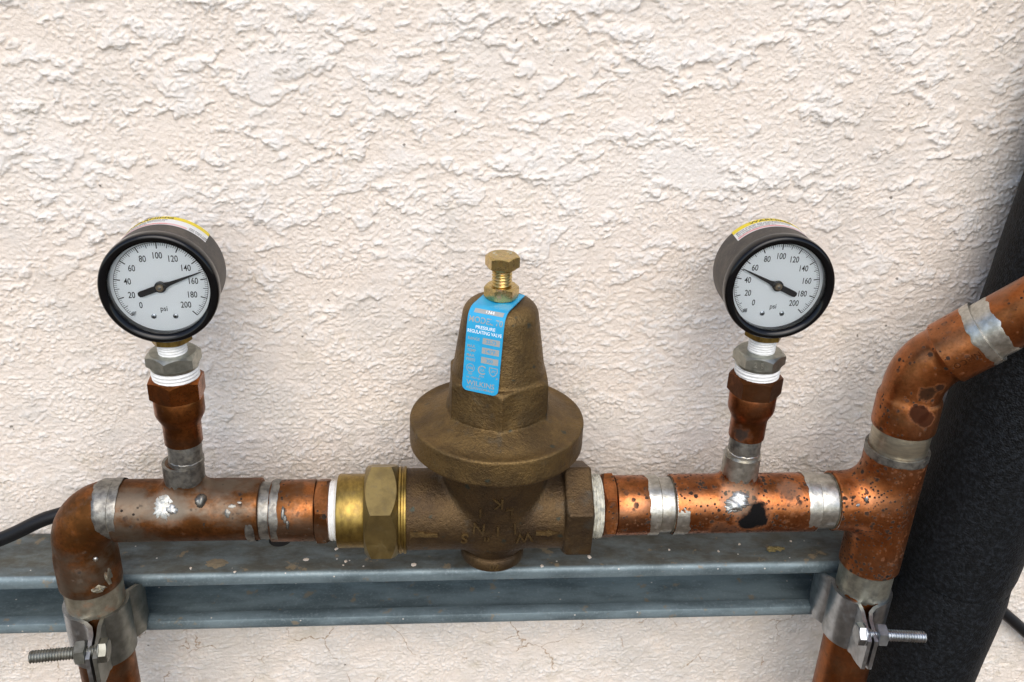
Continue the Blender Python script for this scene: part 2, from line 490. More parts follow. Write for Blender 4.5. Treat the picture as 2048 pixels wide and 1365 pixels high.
BLUE = plain('blue enamel', (.018, .33, .60), .40, 0, 5, .02, (.03, .37, .62), 6)
PRINT = plain('grey print on blue', (.33, .34, .33), .5)
WHITEP = plain('white print on blue', (.85, .88, .9), .5)
CABLE = plain('black cable jacket', (.007, .007, .008), .42, 0, 4, .05, spec=.3)
CHIP = plain('stucco chip', (.62, .52, .42), .85, 0, 1, .1, (.72, .66, .58), 3)
LEAF = plain('dry leaf crumb', (.20, .15, .05), .7, 0, 1.2, .15, (.13, .10, .04), 3)
GLUE = plain('dried adhesive', (.23, .18, .11), .45, 0, 1.5, .12, (.17, .14, .09), 3)

def case_mat():
    m, nt, b = new_mat('dusty dark steel case'); s = NB(nt)
    c = s.mix(s.step(s.noise(9, 5, .65), .38, .7), (.036, .031, .027), (.075, .062, .048))
    c = s.mix(s.math('MULTIPLY', s.step(s.noise(1.2, 3, .6), .5, .75), .35), c, (.16, .14, .11))
    nt.links.new(c, b.inputs['Base Color']); b.inputs['Roughness'].default_value = .55
    nt.links.new(s.bump(s.noise(.8, 3, .6), .05, .7), b.inputs['Normal'])
    return m
CASE = case_mat()
def bronze(name, dark=0., seed=0.):
    m, nt, b = new_mat(name); s = NB(nt); o = (seed, -seed, seed)
    c = s.mix(s.step(s.noise(17, 5, .6, off=o), .35, .66), (.205 - .08 * dark, .130 - .052 * dark, .049 - .014 * dark), (.115 - .045 * dark, .074 - .029 * dark, .032 - .007 * dark))
    c = s.mix(s.math('MULTIPLY', s.step(s.noise(1.1, 3, .65, off=o), .45, .72), .5), c, (.07, .042, .022))
    gr = s.math('MULTIPLY', s.step(s.noise(12, 5, .65, off=(.5 + seed, .2, 0)), .56, .74), .55)
    c = s.mix(gr, c, (.066, .062, .048))
    v = s.voro(9, (.3 + seed, 0, .2)); sepc = s.n('ShaderNodeSeparateColor'); nt.links.new(v.outputs['Color'], sepc.inputs[0])
    vd = s.math('ADD', v.outputs['Distance'], s.math('MULTIPLY', s.math('SUBTRACT', s.noise(1.5, 3, .6), .5), .35))
    sp = s.math('MULTIPLY', s.step(vd, .19, .08), s.step(sepc.outputs[0], .55, .57))
    c = s.mix(s.math('MULTIPLY', sp, .75), c, (.045, .06, .05))
    nt.links.new(c, b.inputs['Base Color'])
    nt.links.new(s.fmix(gr, .82, .45), b.inputs['Metallic'])
    nt.links.new(s.math('ADD', .40, s.math('MULTIPLY', s.noise(3, 4, .6), .24)), b.inputs['Roughness'])
    h = s.math('ADD', s.noise(1.9, 4, .65), s.math('MULTIPLY', s.noise(.6, 2, .6), .45))
    nt.links.new(s.bump(h, .85, .65), b.inputs['Normal'])
    return m
BRONZE = bronze('cast bronze'); BRONZE_D = bronze('darker cast bronze', 1.0, .37)

def glass_mat():
    m = bpy.data.materials.new('gauge glass'); m.use_nodes = True; nt = m.node_tree; nt.nodes.clear()
    out = nt.nodes.new('ShaderNodeOutputMaterial'); mx = nt.nodes.new('ShaderNodeMixShader'); fr = nt.nodes.new('ShaderNodeFresnel')
    tr = nt.nodes.new('ShaderNodeBsdfTransparent'); gl = nt.nodes.new('ShaderNodeBsdfGlossy')
    tr.inputs[0].default_value = (.975, .985, .99, 1); gl.inputs['Roughness'].default_value = .06; fr.inputs[0].default_value = 1.45
    nt.links.new(fr.outputs[0], mx.inputs[0]); nt.links.new(tr.outputs[0], mx.inputs[1]); nt.links.new(gl.outputs[0], mx.inputs[2]); nt.links.new(mx.outputs[0], out.inputs[0])
    return m
GLASS = glass_mat()

def foam_mat():
    m, nt, b = new_mat('black foam insulation'); s = NB(nt)
    c = s.mix(s.step(s.noise(2.2, 3, .6), .4, .7), (.004, .0045, .005), (.015, .0175, .021))
    nt.links.new(c, b.inputs['Base Color']); b.inputs['Roughness'].default_value = .6; b.inputs['Specular IOR Level'].default_value = .15
    v = s.voro(1.1); v2 = s.voro(.7, (.3, .3, .3))
    h = s.math('ADD', s.math('ADD', v.outputs['Distance'], s.math('MULTIPLY', v2.outputs['Distance'], .6)), s.math('MULTIPLY', s.noise(7, 3, .5), .9))
    nt.links.new(s.bump(h, .5, .8), b.inputs['Normal'])
    return m
FOAM = foam_mat()

def strut_mat():
    m, nt, b = new_mat('galvanized strut steel'); s = NB(nt)
    c = s.mix(s.step(s.noise(14, 5, .6, scale3=(.35, 1, 1)), .35, .65), (.205, .265, .285), (.105, .14, .152))
    c = s.mix(s.math('MULTIPLY', s.step(s.noise(1.6, 3, .6), .5, .75), .4), c, (.32, .37, .39))
    geo = s.n('ShaderNodeSeparateXYZ'); nt.links.new(s.tc.outputs['Normal'], geo.inputs[0])
    # dirt settled on the upward-facing flange
    up = s.step(geo.outputs[2], .80, .97)
    posn = s.n('ShaderNodeSeparateXYZ'); nt.links.new(s.co, posn.inputs[0])
    top = s.math('MULTIPLY', up, s.step(posn.outputs[2], -.0575, -.0555))
    d1 = s.math('MULTIPLY', s.step(s.noise(11, 6, .68, scale3=(.5, 1, 1)), .30, .66), .85)
    k = s.math('MULTIPLY', s.math('ADD', s.math('MULTIPLY', d1, .55), .45), top)
    c = s.mix(k, c, s.mix(s.noise(6, 4, .6, off=(.3, 0, 0)), (.04, .035, .025), (.115, .105, .080)))
    rst = s.math('MULTIPLY', s.step(s.noise(10, 5, .6, off=(.61, .2, .3)), .615, .68), .6)
    c = s.mix(rst, c, (.27, .20, .115))
    v = s.voro(7, (.13, .4, .2)); sepc = s.n('ShaderNodeSeparateColor'); nt.links.new(v.outputs['Color'], sepc.inputs[0])
    sp = s.math('MULTIPLY', s.step(v.outputs['Distance'], .09, .05), s.step(sepc.outputs[0], .62, .63))
    c = s.mix(sp, c, (.62, .58, .52))
    nt.links.new(c, b.inputs['Base Color'])
    nt.links.new(s.fmix(s.math('MAXIMUM', s.math('MAXIMUM', k, rst), sp), .32, .0), b.inputs['Metallic'])
    nt.links.new(s.math('ADD', .30, s.math('MULTIPLY', s.noise(4, 4, .65), .28)), b.inputs['Roughness'])
    nt.links.new(s.fmix(k, .5, .05), b.inputs['Specular IOR Level'])
    nt.links.new(s.bump(s.noise(2.2, 4, .6), .12, .6), b.inputs['Normal'])
    return m
STRUT = strut_mat()

def stucco_mat():
    m, nt, b = new_mat('painted stucco'); s = NB(nt)
    at = s.n('ShaderNodeAttribute', attribute_name='bounce_tint', attribute_type='GEOMETRY')
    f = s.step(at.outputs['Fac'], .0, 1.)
    c = s.mix(f, (.785, .692, .60), (.80, .757, .708))  # warm bounced light painted in: recesses peach, raised tops paler
    c = s.mix(s.math('MULTIPLY', s.step(s.noise(60, 4, .6), .4, .7), .35), c, (.78, .745, .70))
    zz = s.n('ShaderNodeSeparateXYZ'); nt.links.new(s.co, zz.inputs[0])
    low = s.step(zz.outputs[2], .10, -.02)             # stains and grey tone increase behind and below the pipes
    dn = s.math('ADD', s.noise(16, 6, .7, off=(.4, .3, .8)), s.math('MULTIPLY', low, .07))
    dirt = s.math('MULTIPLY', s.step(dn, .58, .82), .48)
    c = s.mix(dirt, c, (.47, .40, .26))
    gry = s.math('MULTIPLY', s.step(s.math('ADD', s.noise(45, 5, .65, off=(.1, .7, .2)), s.math('MULTIPLY', low, .12)), .52, .75), .48)
    c = s.mix(gry, c, (.58, .55, .505))
    strk = s.math('MULTIPLY', s.step(s.noise(20, 5, .6, scale3=(1.6, 1, .14), off=(.9, 0, 0)), .58, .75), .16)
    c = s.mix(strk, c, (.58, .50, .38))
    v = s.voro(13, (.2, .5, .3)); sepc = s.n('ShaderNodeSeparateColor'); nt.links.new(v.outputs['Color'], sepc.inputs[0])
    vd = s.math('ADD', v.outputs['Distance'], s.math('MULTIPLY', s.math('SUBTRACT', s.noise(1.0, 3, .6), .5), .12))
    sp = s.math('MULTIPLY', s.step(vd, .075, .04), s.step(sepc.outputs[0], .80, .81))
    c = s.mix(s.math('MULTIPLY', sp, .8), c, (.10, .085, .06))
    # hairline cracks, mostly low on the wall
    wv = s.n('ShaderNodeTexNoise'); nt.links.new(s.co, wv.inputs['Vector']); wv.inputs['Scale'].default_value = 90; wv.inputs['Detail'].default_value = 4
    va = s.n('ShaderNodeVectorMath', operation='MULTIPLY_ADD'); nt.links.new(wv.outputs['Color'], va.inputs[0]); va.inputs[1].default_value = (.016, .016, .016); nt.links.new(s.co, va.inputs[2])
    cv = s.n('ShaderNodeTexVoronoi', feature='DISTANCE_TO_EDGE'); nt.links.new(va.outputs[0], cv.inputs['Vector']); cv.inputs['Scale'].default_value = 24
    ck = s.math('MULTIPLY', s.step(cv.outputs['Distance'], .012, .004), s.step(s.math('ADD', s.noise(38, 3, .6, off=(.6, .1, .3)), s.math('MULTIPLY', s.step(zz.outputs[2], -.05, -.10), .16)), .66, .74))
    c = s.mix(s.math('MULTIPLY', ck, .7), c, (.34, .22, .12))
    nt.links.new(c, b.inputs['Base Color']); b.inputs['Roughness'].default_value = .72; b.inputs['Specular IOR Level'].default_value = .3
    h = s.math('ADD', s.noise(1.3, 3, .6), s.math('MULTIPLY', s.noise(.7, 2, .6), .4))
    nt.links.new(s.bump(h, .55, .85), b.inputs['Normal'])
    return m
STUCCO = stucco_mat()
def ground_mat():
    m, nt, b = new_mat('sandy concrete'); s = NB(nt)
    c = s.mix(s.step(s.noise(90, 6, .65), .35, .65), (.12, .088, .058), (.08, .06, .042))
    nt.links.new(c, b.inputs['Base Color']); b.inputs['Roughness'].default_value = .9
    nt.links.new(s.bump(s.noise(6, 4, .6), 1.0, .6), b.inputs['Normal'])
    return m
GROUND = ground_mat()

# ================================================================== THE SETTING: ground and wall
g = obj('ground', rect(-60000, 60000, -60000, 60000, 4, 4), GROUND)
g.location.z = -430 * MM; g['kind'] = 'structure'

def axis_vals(a, b, h, lo, hi):
    mid = np.arange(a, b + h / 2, h)
    def out(d):
        v = []; s_ = h; x = 0
        while x < d: s_ = min(s_ * 1.25, 60); x += s_; v.append(x)
        return np.array(v)
    return np.concatenate([(a - out(a - lo))[::-1], mid, b + out(hi - b)])
def build_wall():
    xs = axis_vals(-318, 392, .66, -1500, 1600); zs = axis_vals(-205, 258, .62, -440, 2400)
    X, Z = np.meshgrid(xs, zs); x = X.ravel(); z = Z.ravel()
    wx = x + 5 * fbm(x / 19, z / 19, 3, 1); wz = z + 5 * fbm(x / 19, z / 19, 3, 2)
    # torn plateaus of the finish coat: steep lower edges, feathered upper edges
    hgt = np.zeros_like(x); bounce_tint = np.zeros_like(x)
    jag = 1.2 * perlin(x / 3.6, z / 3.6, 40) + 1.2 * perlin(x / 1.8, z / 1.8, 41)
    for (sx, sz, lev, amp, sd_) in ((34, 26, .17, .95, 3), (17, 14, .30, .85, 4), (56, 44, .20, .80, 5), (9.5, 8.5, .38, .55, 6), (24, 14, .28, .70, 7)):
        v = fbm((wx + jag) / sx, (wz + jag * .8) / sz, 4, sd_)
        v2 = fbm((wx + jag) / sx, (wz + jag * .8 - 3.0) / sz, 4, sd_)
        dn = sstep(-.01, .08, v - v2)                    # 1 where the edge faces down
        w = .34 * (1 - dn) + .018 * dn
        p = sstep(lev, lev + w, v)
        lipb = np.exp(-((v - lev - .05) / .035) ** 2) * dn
        hgt += amp * (p + .22 * lipb); bounce_tint = np.maximum(bounce_tint, p)
    zone = sstep(40, 150, z + 90 * fbm(x / 110, z / 110, 2, 80))      # torn skin high up, sandy float finish lower down
    hgt = hgt * (.40 + .60 * zone); bounce_tint = bounce_tint * (.5 + .5 * zone)
    big = fbm(x / 75, z / 60, 2, 8)
    rip = sstep(-.10, .22, big)
    rx = wx + 2.2 * perlin(x / 9, z / 9, 50)
    r0 = perlin(rx / 5.5 + .3 * wz / 5, wz / 1.9, 12)
    r1 = perlin(rx / 8 - .2 * wz / 6, wz / 3.2, 70)
    ripple = np.maximum(r0, -.1) * (.22 + .50 * rip) + np.maximum(r1, -.05) * (.20 + .45 * rip)
    sm = sstep(-.40, .05, fbm(x / 26, z / 22, 2, 60))   # trowelled smoother spots
    peb = .95 * np.abs(perlin(x / 2.7, z / 2.3, 20)) + .60 * np.abs(perlin(x / 1.5, z / 1.4, 22)) - .15
    peb = peb * (.40 + .60 * sm) * (1 - .3 * rip)
    crumb = sstep(.32, .60, perlin(x / 3.8, z / 3.4, 25)) * sstep(.0, .35, fbm(x / 33, z / 33, 2, 26)) * .8
    pit = sstep(.55, .66, perlin(x / 5.2, z / 4.4, 33)) * sstep(.1, .4, fbm(x / 40, z / 40, 2, 34))
    hgt =   .90 * hgt + .55 * ripple + (1.40 - .15 * zone) * peb + crumb * .8 + 1.6 * fbm(x / 120, z / 120, 2, 30) - .8 * pit
    bounce_tint = np.clip(.50 * bounce_tint + .4 * crumb + .55 * sstep(.10, .75, ripple + peb), 0, 1)  # follows the relief; low spots take the painted bounce colour
    me = bpy.data.meshes.new('stucco_wall')
    nx, nz = len(xs), len(zs)
    V = np.stack([x, -hgt, z], 1) * MM
    i = np.arange(nx * nz).reshape(nz, nx)
    Q = np.stack([i[:-1, :-1], i[:-1, 1:], i[1:, 1:], i[1:, :-1]], -1).reshape(-1, 4)
    me.vertices.add(len(V)); me.vertices.foreach_set('co', V.ravel())
    me.loops.add(Q.size); me.loops.foreach_set('vertex_index', Q.ravel().astype(np.int32))
    me.polygons.add(len(Q)); me.polygons.foreach_set('loop_start', np.arange(0, Q.size, 4, dtype=np.int32)); me.polygons.foreach_set('loop_total', np.full(len(Q), 4, np.int32))
    me.update(calc_edges=True)
    a = me.attributes.new('bounce_tint', 'FLOAT', 'POINT'); a.data.foreach_set('value', bounce_tint.astype(np.float32))
    me.polygons.foreach_set('use_smooth', np.ones(len(Q), bool))
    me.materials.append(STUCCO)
    o = bpy.data.objects.new('stucco_wall', me); C.objects.link(o)
    return tag(o, 'cream painted wall of rough torn stucco behind the copper pipes', 'wall')
build_wall()

# ================================================================== steel strut channel on the wall
def build_strut():
    x0, x1 = -420, 226
    zt, zb, yb, yf, t, lip, rr = -54.6, -93.8, -2.2, -41.5, 2.2, 8.0, 3.6
    # outline of the C section in (y, z), outer then inner
    def arc(cy, cz, r, a0, a1, n=5): return [(cy + r * math.cos(R(a0 + (a1 - a0) * i / n)), cz + r * math.sin(R(a0 + (a1 - a0) * i / n))) for i in range(n + 1)]
    half_out = [(yb, (zt + zb) / 2), (yb, zt - 2)] + arc(yb - 2, zt - 2, 2, 0, 90) + arc(yf + rr, zt - rr, rr, 90, 180) + [(yf, zt - lip + 1.8), (yf + .5, zt - lip + .5), (yf + 1.8, zt - lip), (yf + 6.4, zt - lip), (yf + 7.4, zt - lip + .5), (yf + 7.6, zt - lip + 2.2)]
    half_in = [(yf + 5.6, zt - lip + 2.3), (yf + t, zt - lip + 2.5)] + arc(yf + rr, zt - rr, rr - t, 180, 90, 3) + [(yb - t, zt - t), (yb - t, (zt + zb) / 2)]
    top = half_out + half_in
    mir = lambda L: [(y, zt + zb - z) for y, z in L]
    def ext(sec):
        xs = [x0, -116 - 8, -116 + 8, x1]; n = len(sec); V = []; F = []
        for x in xs: V += [(x, y, z) for y, z in sec]
        for i in range(len(xs) - 1):
            for j in range(n - 1): F.append((i * n + j, i * n + j + 1, (i + 1) * n + j + 1, (i + 1) * n + j))
        F.append(tuple(range(n))); F.append(tuple(range((len(xs) - 1) * n, len(xs) * n)))
        return np.array(V), F
    o = obj('steel_channel', join(ext(top), ext(mir(top))), STRUT, None, 40)
    tag(o, 'galvanized steel strut channel fixed along the wall under the pipes', 'steel channel')
    # round bolt hole punched in the top flange
    bm = bmesh.new(); bm.from_mesh(o.data)
    hx, hy, hr = -116 * MM, -12.5 * MM, 6.2 * MM
    for zz in (zt * MM, (zt - t) * MM):
        fs = [f for f in bm.faces if all(abs(v.co.z - zz) < 2e-6 for v in f.verts) and min(v.co.x for v in f.verts) > hx - .0085 and max(v.co.x for v in f.verts) < hx + .0085]
        for f in fs:
            vs = list(f.verts)
            ring = [bm.verts.new((hx + hr * math.cos(2 * math.pi * i / 24), hy + hr * math.sin(2 * math.pi * i / 24), zz)) for i in range(24)]
            redge = [bm.edges.new((ring[i], ring[(i + 1) % 24])) for i in range(24)]
            bed = list(f.edges)
            bmesh.ops.delete(bm, geom=[f], context='FACES_ONLY')
            bmesh.ops.triangle_fill(bm, use_beauty=True, edges=redge + bed)
            for t_ in [q for q in bm.faces if q.verts[0] in ring and all(v in ring for v in q.verts)]: bm.faces.remove(t_)
    bm.normal_update(); bm.to_mesh(o.data); bm.free()
    obj('hole_shade_disc', place(lathe([(6.15, 0), (6.15, 1.2), (5.4, 1.5), (.01, 1.6)], 32, False), (-116, -12.5, zt - t)), CABLE, o)  # black disc added to paint the darkness inside the hole
    return o
strut = build_strut()

# ================================================================== helpers for fittings
PY = -58.0                       # all main pipe axes stand this far off the wall
RT, RF = 14.1, 15.25             # tube radius, fitting radius
def tee_sdf(run_ax, run_c, a, b, br_ax, br_c, r2, ba, bb, k, rf=RF):
    def f(P):
        d1 = sd_cyl(P, run_ax, run_c, rf, a, b, .5)
        d2 = sd_cyl(P, br_ax, br_c, r2, ba, bb, .4)
        return smin(d1, d2, k)
    return f
def cyl_x(r, x0, x1, z, c=.4, n=64, y=PY): return place(cyl(r, 0, x1 - x0, c, n), (x0, y, z), (1, 0, 0))
def cyl_z(r, z0, z1, x, c=.4, n=48, y=PY): return place(cyl(r, 0, z1 - z0, c, n), (x, y, z0), (0, 0, 1))
def off(VF, o): return np.asarray(VF[0]) - np.array(o), VF[1]

def riser(t, org, x, z0, mat_a, mat_hex, tube_mat, cup0, hexrot, seed, solder, tape_mat):
    """half-inch stub: tube, cup reducer and female threaded hex, thread tape on top; z0 = top of the tee branch"""
    obj('stub_tube', off(cyl_z(7.9, z0 - 6, cup0 + 4, x), org), tube_mat, t)
    prof = [(7.9, 0), (8.75, .5), (8.8, 10.5), (9.3, 12.2), (11.0, 15.6), (11.35, 17.2), (11.35, 24.0), (10.8, 25.2)]
    obj('reducer_cup', off(place(lathe(prof, 56), (x, PY, cup0)), org), mat_a, t)
    obj('hex_socket', off(place(hexnut(13.0, 10.6, 1, .7, hexrot, k=.93, slope=.6), (x, PY, cup0 + 24.8)), org), mat_hex, t)
    obj('solder_ring', off(place(band(7.9, z0 - .4, z0 + 2.6, .5, seed, .35), (x, PY, 0)), org), solder, t)
    return cup0 + 35.4

# ================================================================== left copper pipe run
def build_left():
    org = (-203, PY, -43)
    t = thing('copper_pipe', 'dull brown copper pipe with rounded elbow under the left gauge', 'copper pipe', org)
    m_tee = copper('aged copper tee', .85, .35, (.52, .225, .105), (.16, .075, .038), stains=(
        ((46.5, -12, 52), 4, 12, 3, (.26, .23, .18), .6),), grey=.60, tone=(.36, .155, .07), seed=.13, rough=.43)
    m_el = copper('aged copper elbow', .72, .28, (.54, .215, .085), (.17, .085, .042), grey=.52, tone=(.38, .16, .065), seed=.41, rough=.44)
    m_ad = copper('spotted copper coupling', .80, .65, (.68, .29, .15), (.22, .10, .05), grey=.35, tone=(.46, .19, .09), seed=.77)
    m_tb = copper('copper riser tube', .75, .1, (.50, .19, .08), (.20, .085, .035), grey=.2, tone=(.36, .135, .055), seed=.9, rough=.33)
    zl = lambda x: .6 + (x + 203) / 126 * -3.3        # the run sags a little towards the valve
    # elbow: plain cup below, bend, plain end into the tee
    pts = []; rad = []
    for z, r in ((-43.5, 14.9), (-43, 15.25), (-40, 15.3), (-28, 15.3), (-25, 15.1), (-22, 14.6), (-20, 14.45)): pts.append((-203, PY, z)); rad.append(r)
    Rb = 19.5
    for i in range(1, 19):
        a = R(90 * i / 18); pts.append((-203 + Rb - Rb * math.cos(a), PY, -19 + Rb * math.sin(a))); rad.append(14.45 + .25 * math.sin(a * 2))
    for x in (-181, -178, -174): pts.append((x, PY, zl(x))); rad.append(14.2)
    obj('elbow', off(sweep(pts, rad, 64), org), m_el, t)
    obj('solder_ring', off(place(band(14.5, -191.5, -184.75, 1.4, 3, .30, e1=False), (0, PY, .42), (1, 0, 0)), org), SOLDER_L, t)
    # tee with half-inch branch
    a = -150.2
    f = tee_sdf(0, (0, PY, zl(-150)), -184.6, -114.8, 2, (a, PY, 0), 9.35, 0, 27.2, 5.5)
    obj('tee', off(nets(f, (-187, PY - 18, -20), (-112, PY + 18, 30), .8), org), m_tee, t, 60)
    obj('solder_ring', off(place(band(RF, -121.0, -116.8, .45, 6, .10), (0, PY, zl(-118)), (1, 0, 0)), org), SOLDER_L, t)
    obj('solder_ring', off(place(band(RF, -184.65, -180.8, .7, 16, .10, e0=False), (0, PY, zl(-182)), (1, 0, 0)), org), SOLDER_L, t)
    obj('joint_line', off(place(lathe([(14.3, -.5), (15.1, -.25), (15.3, .1), (14.3, .2)], 64, False), (-184.7, PY, zl(-184.7)), (1, 0, 0)), org), JOINT, t)  # dark ring where the elbow enters the tee
    # tinned branch of the tee
    obj('solder_skin', off(place(band(9.45, 17.5, 27.25, 2.6, 9, .12, e1=False), (a, PY, 0)), org), SOLDER_L, t)
    obj('tube', off(cyl_x(RT, -119, -105, zl(-112)), org), SOLDER_L, t)
    obj('coupling', off(cyl_x(RF, -110, -88.2, zl(-99), .7), org), m_ad, t)
    obj('solder_ring', off(place(band(RF, -109.3, -105.4, .7, 21, .10), (0, PY, zl(-107)), (1, 0, 0)), org), SOLDER_L, t)
    obj('hex_collar', off(place(hexnut(17.4, 7.6, 1, 1, R(30), k=.93, slope=.5), (-88.6, PY, zl(-85)), (1, 0, 0)), org), m_ad, t)
    obj('thread_tape', off(place(thread(14.9, 0, 4.6, 1.9, .5, 48, .12, 4), (-81.6, PY, zl(-80)), (1, 0, 0)), org), TAPE, t)
    # riser to the gauge
    riser(t, org, a + 1.9, 27.2, copper('copper cup', .62, .3, (.60, .24, .10), (.16, .065, .03), grey=.12, tone=(.40, .15, .06), seed=.21, rough=.30),
          copper('copper hex', .5, .15, (.66, .24, .09), (.19, .08, .035), grey=.1, tone=(.45, .16, .06), seed=.33, rough=.28), SOLDER_L, 38.4, R(-90), 12, SOLDER_L, TAPE)
    obj('solder_splash', off(join(pipe_patch(-158.6, R(38), zl(-158), RF, 3.8, 5.6, .55, 3, .5, 1.4, spikes=.5), pipe_patch(-156.0, R(56), zl(-155), RF, 4.8, 3.6, 1.1, 8, .4, 1.5, spikes=.35)), org), SOLDER_S, t)
    obj('solder_blob', off(join(pipe_patch(-154.6, R(36), zl(-155), RF, 3.3, 2.6, 1.2, 5, .35, 1.5)), org), SOLDER_B, t)
    obj('solder_drop', off(pipe_patch(-141.4, R(52), zl(-141), RF, 3.0, 3.6, 3.0, 15, .15, 1.2), org), SOLDER_L, t)
    for (px, an, aa, bb, sd_) in ((-128.5, 30, 1.7, 2.6, 51), (-126.6, 42, 2.6, 1.5, 52), (-123.2, 48, 2.6, 1.2, 53), (-102.6, 30, .9, 3.6, 54), (-100.4, 8, .9, 2.6, 55), (-101.6, 19, 1.0, 2.6, 56)):
        obj('solder_run', off(pipe_patch(px, R(an), zl(px), RF, aa, bb, .55, sd_, .25, 1.5, n=36, rows=6), org), SOLDER_L, t)
    # lower cup bead and the tube going down to the ground
    obj('solder_drop', off(blob((-193.5, PY - 12.6, -20.0), (1.2, 1.0, 1.2), 19, .2, 2), org), SOLDER_R, t)
    obj('riser_tube', off(place(cyl(RT, -430, -40, .3), (-202.4, PY, 0)), org), m_tb, t)
    SOLDER_C = metal('smeared flux and solder', (.36, .33, .25), (.25, .22, .16), 4, .45, .8, 1.3, .08, (.28, .12, .05), .7, 7)
    obj('solder_ring', off(place(band(RT, -58.5, -43.0, 2.2, 27, .12, e1=False), (-202.4, PY, 0)), org), SOLDER_C, t)
    obj('solder_patch', off(join(blob((-190.8, PY - 7.9, -33.5), (1.6, 3.0, 5.0), 61, .5, 3), blob((-194.8, PY - 12.0, -38.0), (3.2, 2.6, 1.7), 63, .5, 3)), org), SOLDER_C, t)
    return t
build_left()

# ================================================================== right copper pipe run
def build_right():
    org = (204.5, PY, -43)
    t = thing('copper_pipe', 'bright orange copper pipe with black spots and silver solder bands, rising to an angled elbow', 'copper pipe', org)
    zr = lambda x: -1.9 + (x - 47) / 157 * 1.4
    L = lambda x, y, z: tuple(np.array((x, y, z)) - np.array(org))
    m_tee = copper('spotted copper tee', .34, .95, (.80, .335, .185), (.24, .10, .05), stains=(
        (L(129, PY - 14.5, 0), 5.5, 12, 3.0, (.075, .032, .016), .8), (L(122, PY - 12, 10), 5, 12, 3, (.30, .25, .18), .45),
        (L(131.5, PY - 14.5, 3.6), 3.6, 5.6, 2.2, (.007, .0065, .0065), 1.), (L(127.5, PY - 15, -2.4), 4.2, 6.6, 2.6, (.007, .0065, .0065), 1.), (L(134, PY - 15, -1.5), 2.8, 5.0, 2.2, (.007, .0065, .0065), 1.),
        (L(113, PY - 14, -6.5), 3, 6.5, 2.5, (.05, .025, .015), .85), (L(120, PY - 14, -8.0), 2.5, 5.5, 2.5, (.06, .03, .02), .8),
        (L(149, PY - 8, 13), 3, 8, 4, (.15, .09, .06), .7)), grey=.15, tone=(.62, .23, .11), seed=.05, rough=.30)
    m_big = copper('spotted copper cross tee', .30, 1.0, (.78, .32, .17), (.26, .115, .055), stains=(
        (L(207.5, PY - 15, -38.5), .9, 1.6, .6, (.012, .011, .011), 1.), (L(207.2, PY - 15, -41.5), .8, 1.5, .5, (.012, .011, .011), 1.),), grey=.18, tone=(.60, .215, .10), seed=.55, rough=.36)
    m_el = copper('spotted copper elbow', .42, .55, (.80, .33, .18), (.26, .115, .055), stains=(
        (L(204.5, PY - 14, 70.5), 3.0, 5.4, 2.4, (.022, .010, .005), .95), (L(202.5, PY - 14.5, 59.5), 3.9, 5.6, 1.6, (.030, .009, .004), .95),
        (L(207.0, PY - 15, 56.5), 3.4, 5.2, 1.6, (.035, .010, .004), .95), (L(209.5, PY - 14.0, 74.6), 2.2, 3.4, 1.4, (.018, .009, .006), .95)), grey=.15, tone=(.58, .215, .10), seed=.66, rough=.34)
    m_ad = copper('spotted copper adapter', .45, .8, (.78, .33, .18), (.24, .105, .05), grey=.25, tone=(.56, .21, .105), seed=.18, rough=.30)
    m_tb = copper('bare copper tube', .35, .45, (.78, .30, .15), (.27, .115, .055), grey=.25, tone=(.55, .20, .09), seed=.83, rough=.34)
    m_lo = copper('copper down tube', .45, .05, (.55, .20, .085), (.24, .095, .04), grey=.12, tone=(.40, .14, .055), seed=.37, rough=.33)
    # adapter screwed into the valve
    obj('thread_tape', off(place(thread(16.3, 0, 7.4, 1.6, .7, 56, .35, 9), (46.6, PY, zr(50)), (1, 0, 0)), org), TAPE_D, t)
    obj('hex_collar', off(place(hexnut(17.6, 7.4, 1, 1, R(18), k=.93, slope=.5), (54.0, PY, zr(57)), (1, 0, 0)), org), m_ad, t)
    obj('coupling', off(cyl_x(RF, 61.2, 83, zr(72), .6), org), m_ad, t)
    obj('tube', off(cyl_x(RT, 80, 94, zr(87)), org), SOLDER_R, t)
    for (x0, x1, r, sd_, e0, e1) in ((77.2, 83.03, RF, 31, 1, 0), (90.8, 98.0, RF, 33, 0, 1), (158.8, 165.43, RF, 35, 1, 0), (175.4, 180.0, RF, 37, 0, 1)):
        obj('solder_ring', off(place(band(r, x0, x1, 1.15, sd_, .12, e0=bool(e0), e1=bool(e1)), (0, PY, zr((x0 + x1) / 2)), (1, 0, 0)), org), SOLDER_R, t)
    for x_, r in ((83.05, RT + .05), (90.0, RT + .05), (165.45, RT + .05), (174.6, RT + .1)):
        obj('joint_line', off(place(lathe([(r, 0), (r + .45, .12), (r + .45, .5), (r, .62)], 56, False), (x_, PY, zr(x_)), (1, 0, 0)), org), JOINT, t)  # thin dark ring at each tube joint
    a = 124.4
    f = tee_sdf(0, (0, PY, zr(127)), 90.6, 165.4, 2, (a, PY, 0), 9.15, 0, 28.6, 5.0)
    obj('tee', off(nets(f, (88, PY - 18, -20), (168, PY + 18, 31), .8), org), m_tee, t, 60)
    obj('tube', off(cyl_x(RT, 161, 180, zr(170)), org), SOLDER_R, t)
    # branch solder
    obj('solder_skin', off(place(band(9.2, 17.0, 28.65, 4.6, 45, .14, e1=False), (a, PY, 0)), org), SOLDER_R, t)
    obj('solder_blob', off(join(pipe_patch(120.8, R(34), zr(120), RF, 6.6, 4.4, 1.7, 71, .3, 1.4), pipe_patch(122.8, R(48), zr(123), RF, 5.0, 5.2, 1.9, 73, .3, 1.2), pipe_patch(118.2, R(24), zr(118), RF, 3.6, 2.0, .9, 77, .4, 2.0)), org), SOLDER_B, t)
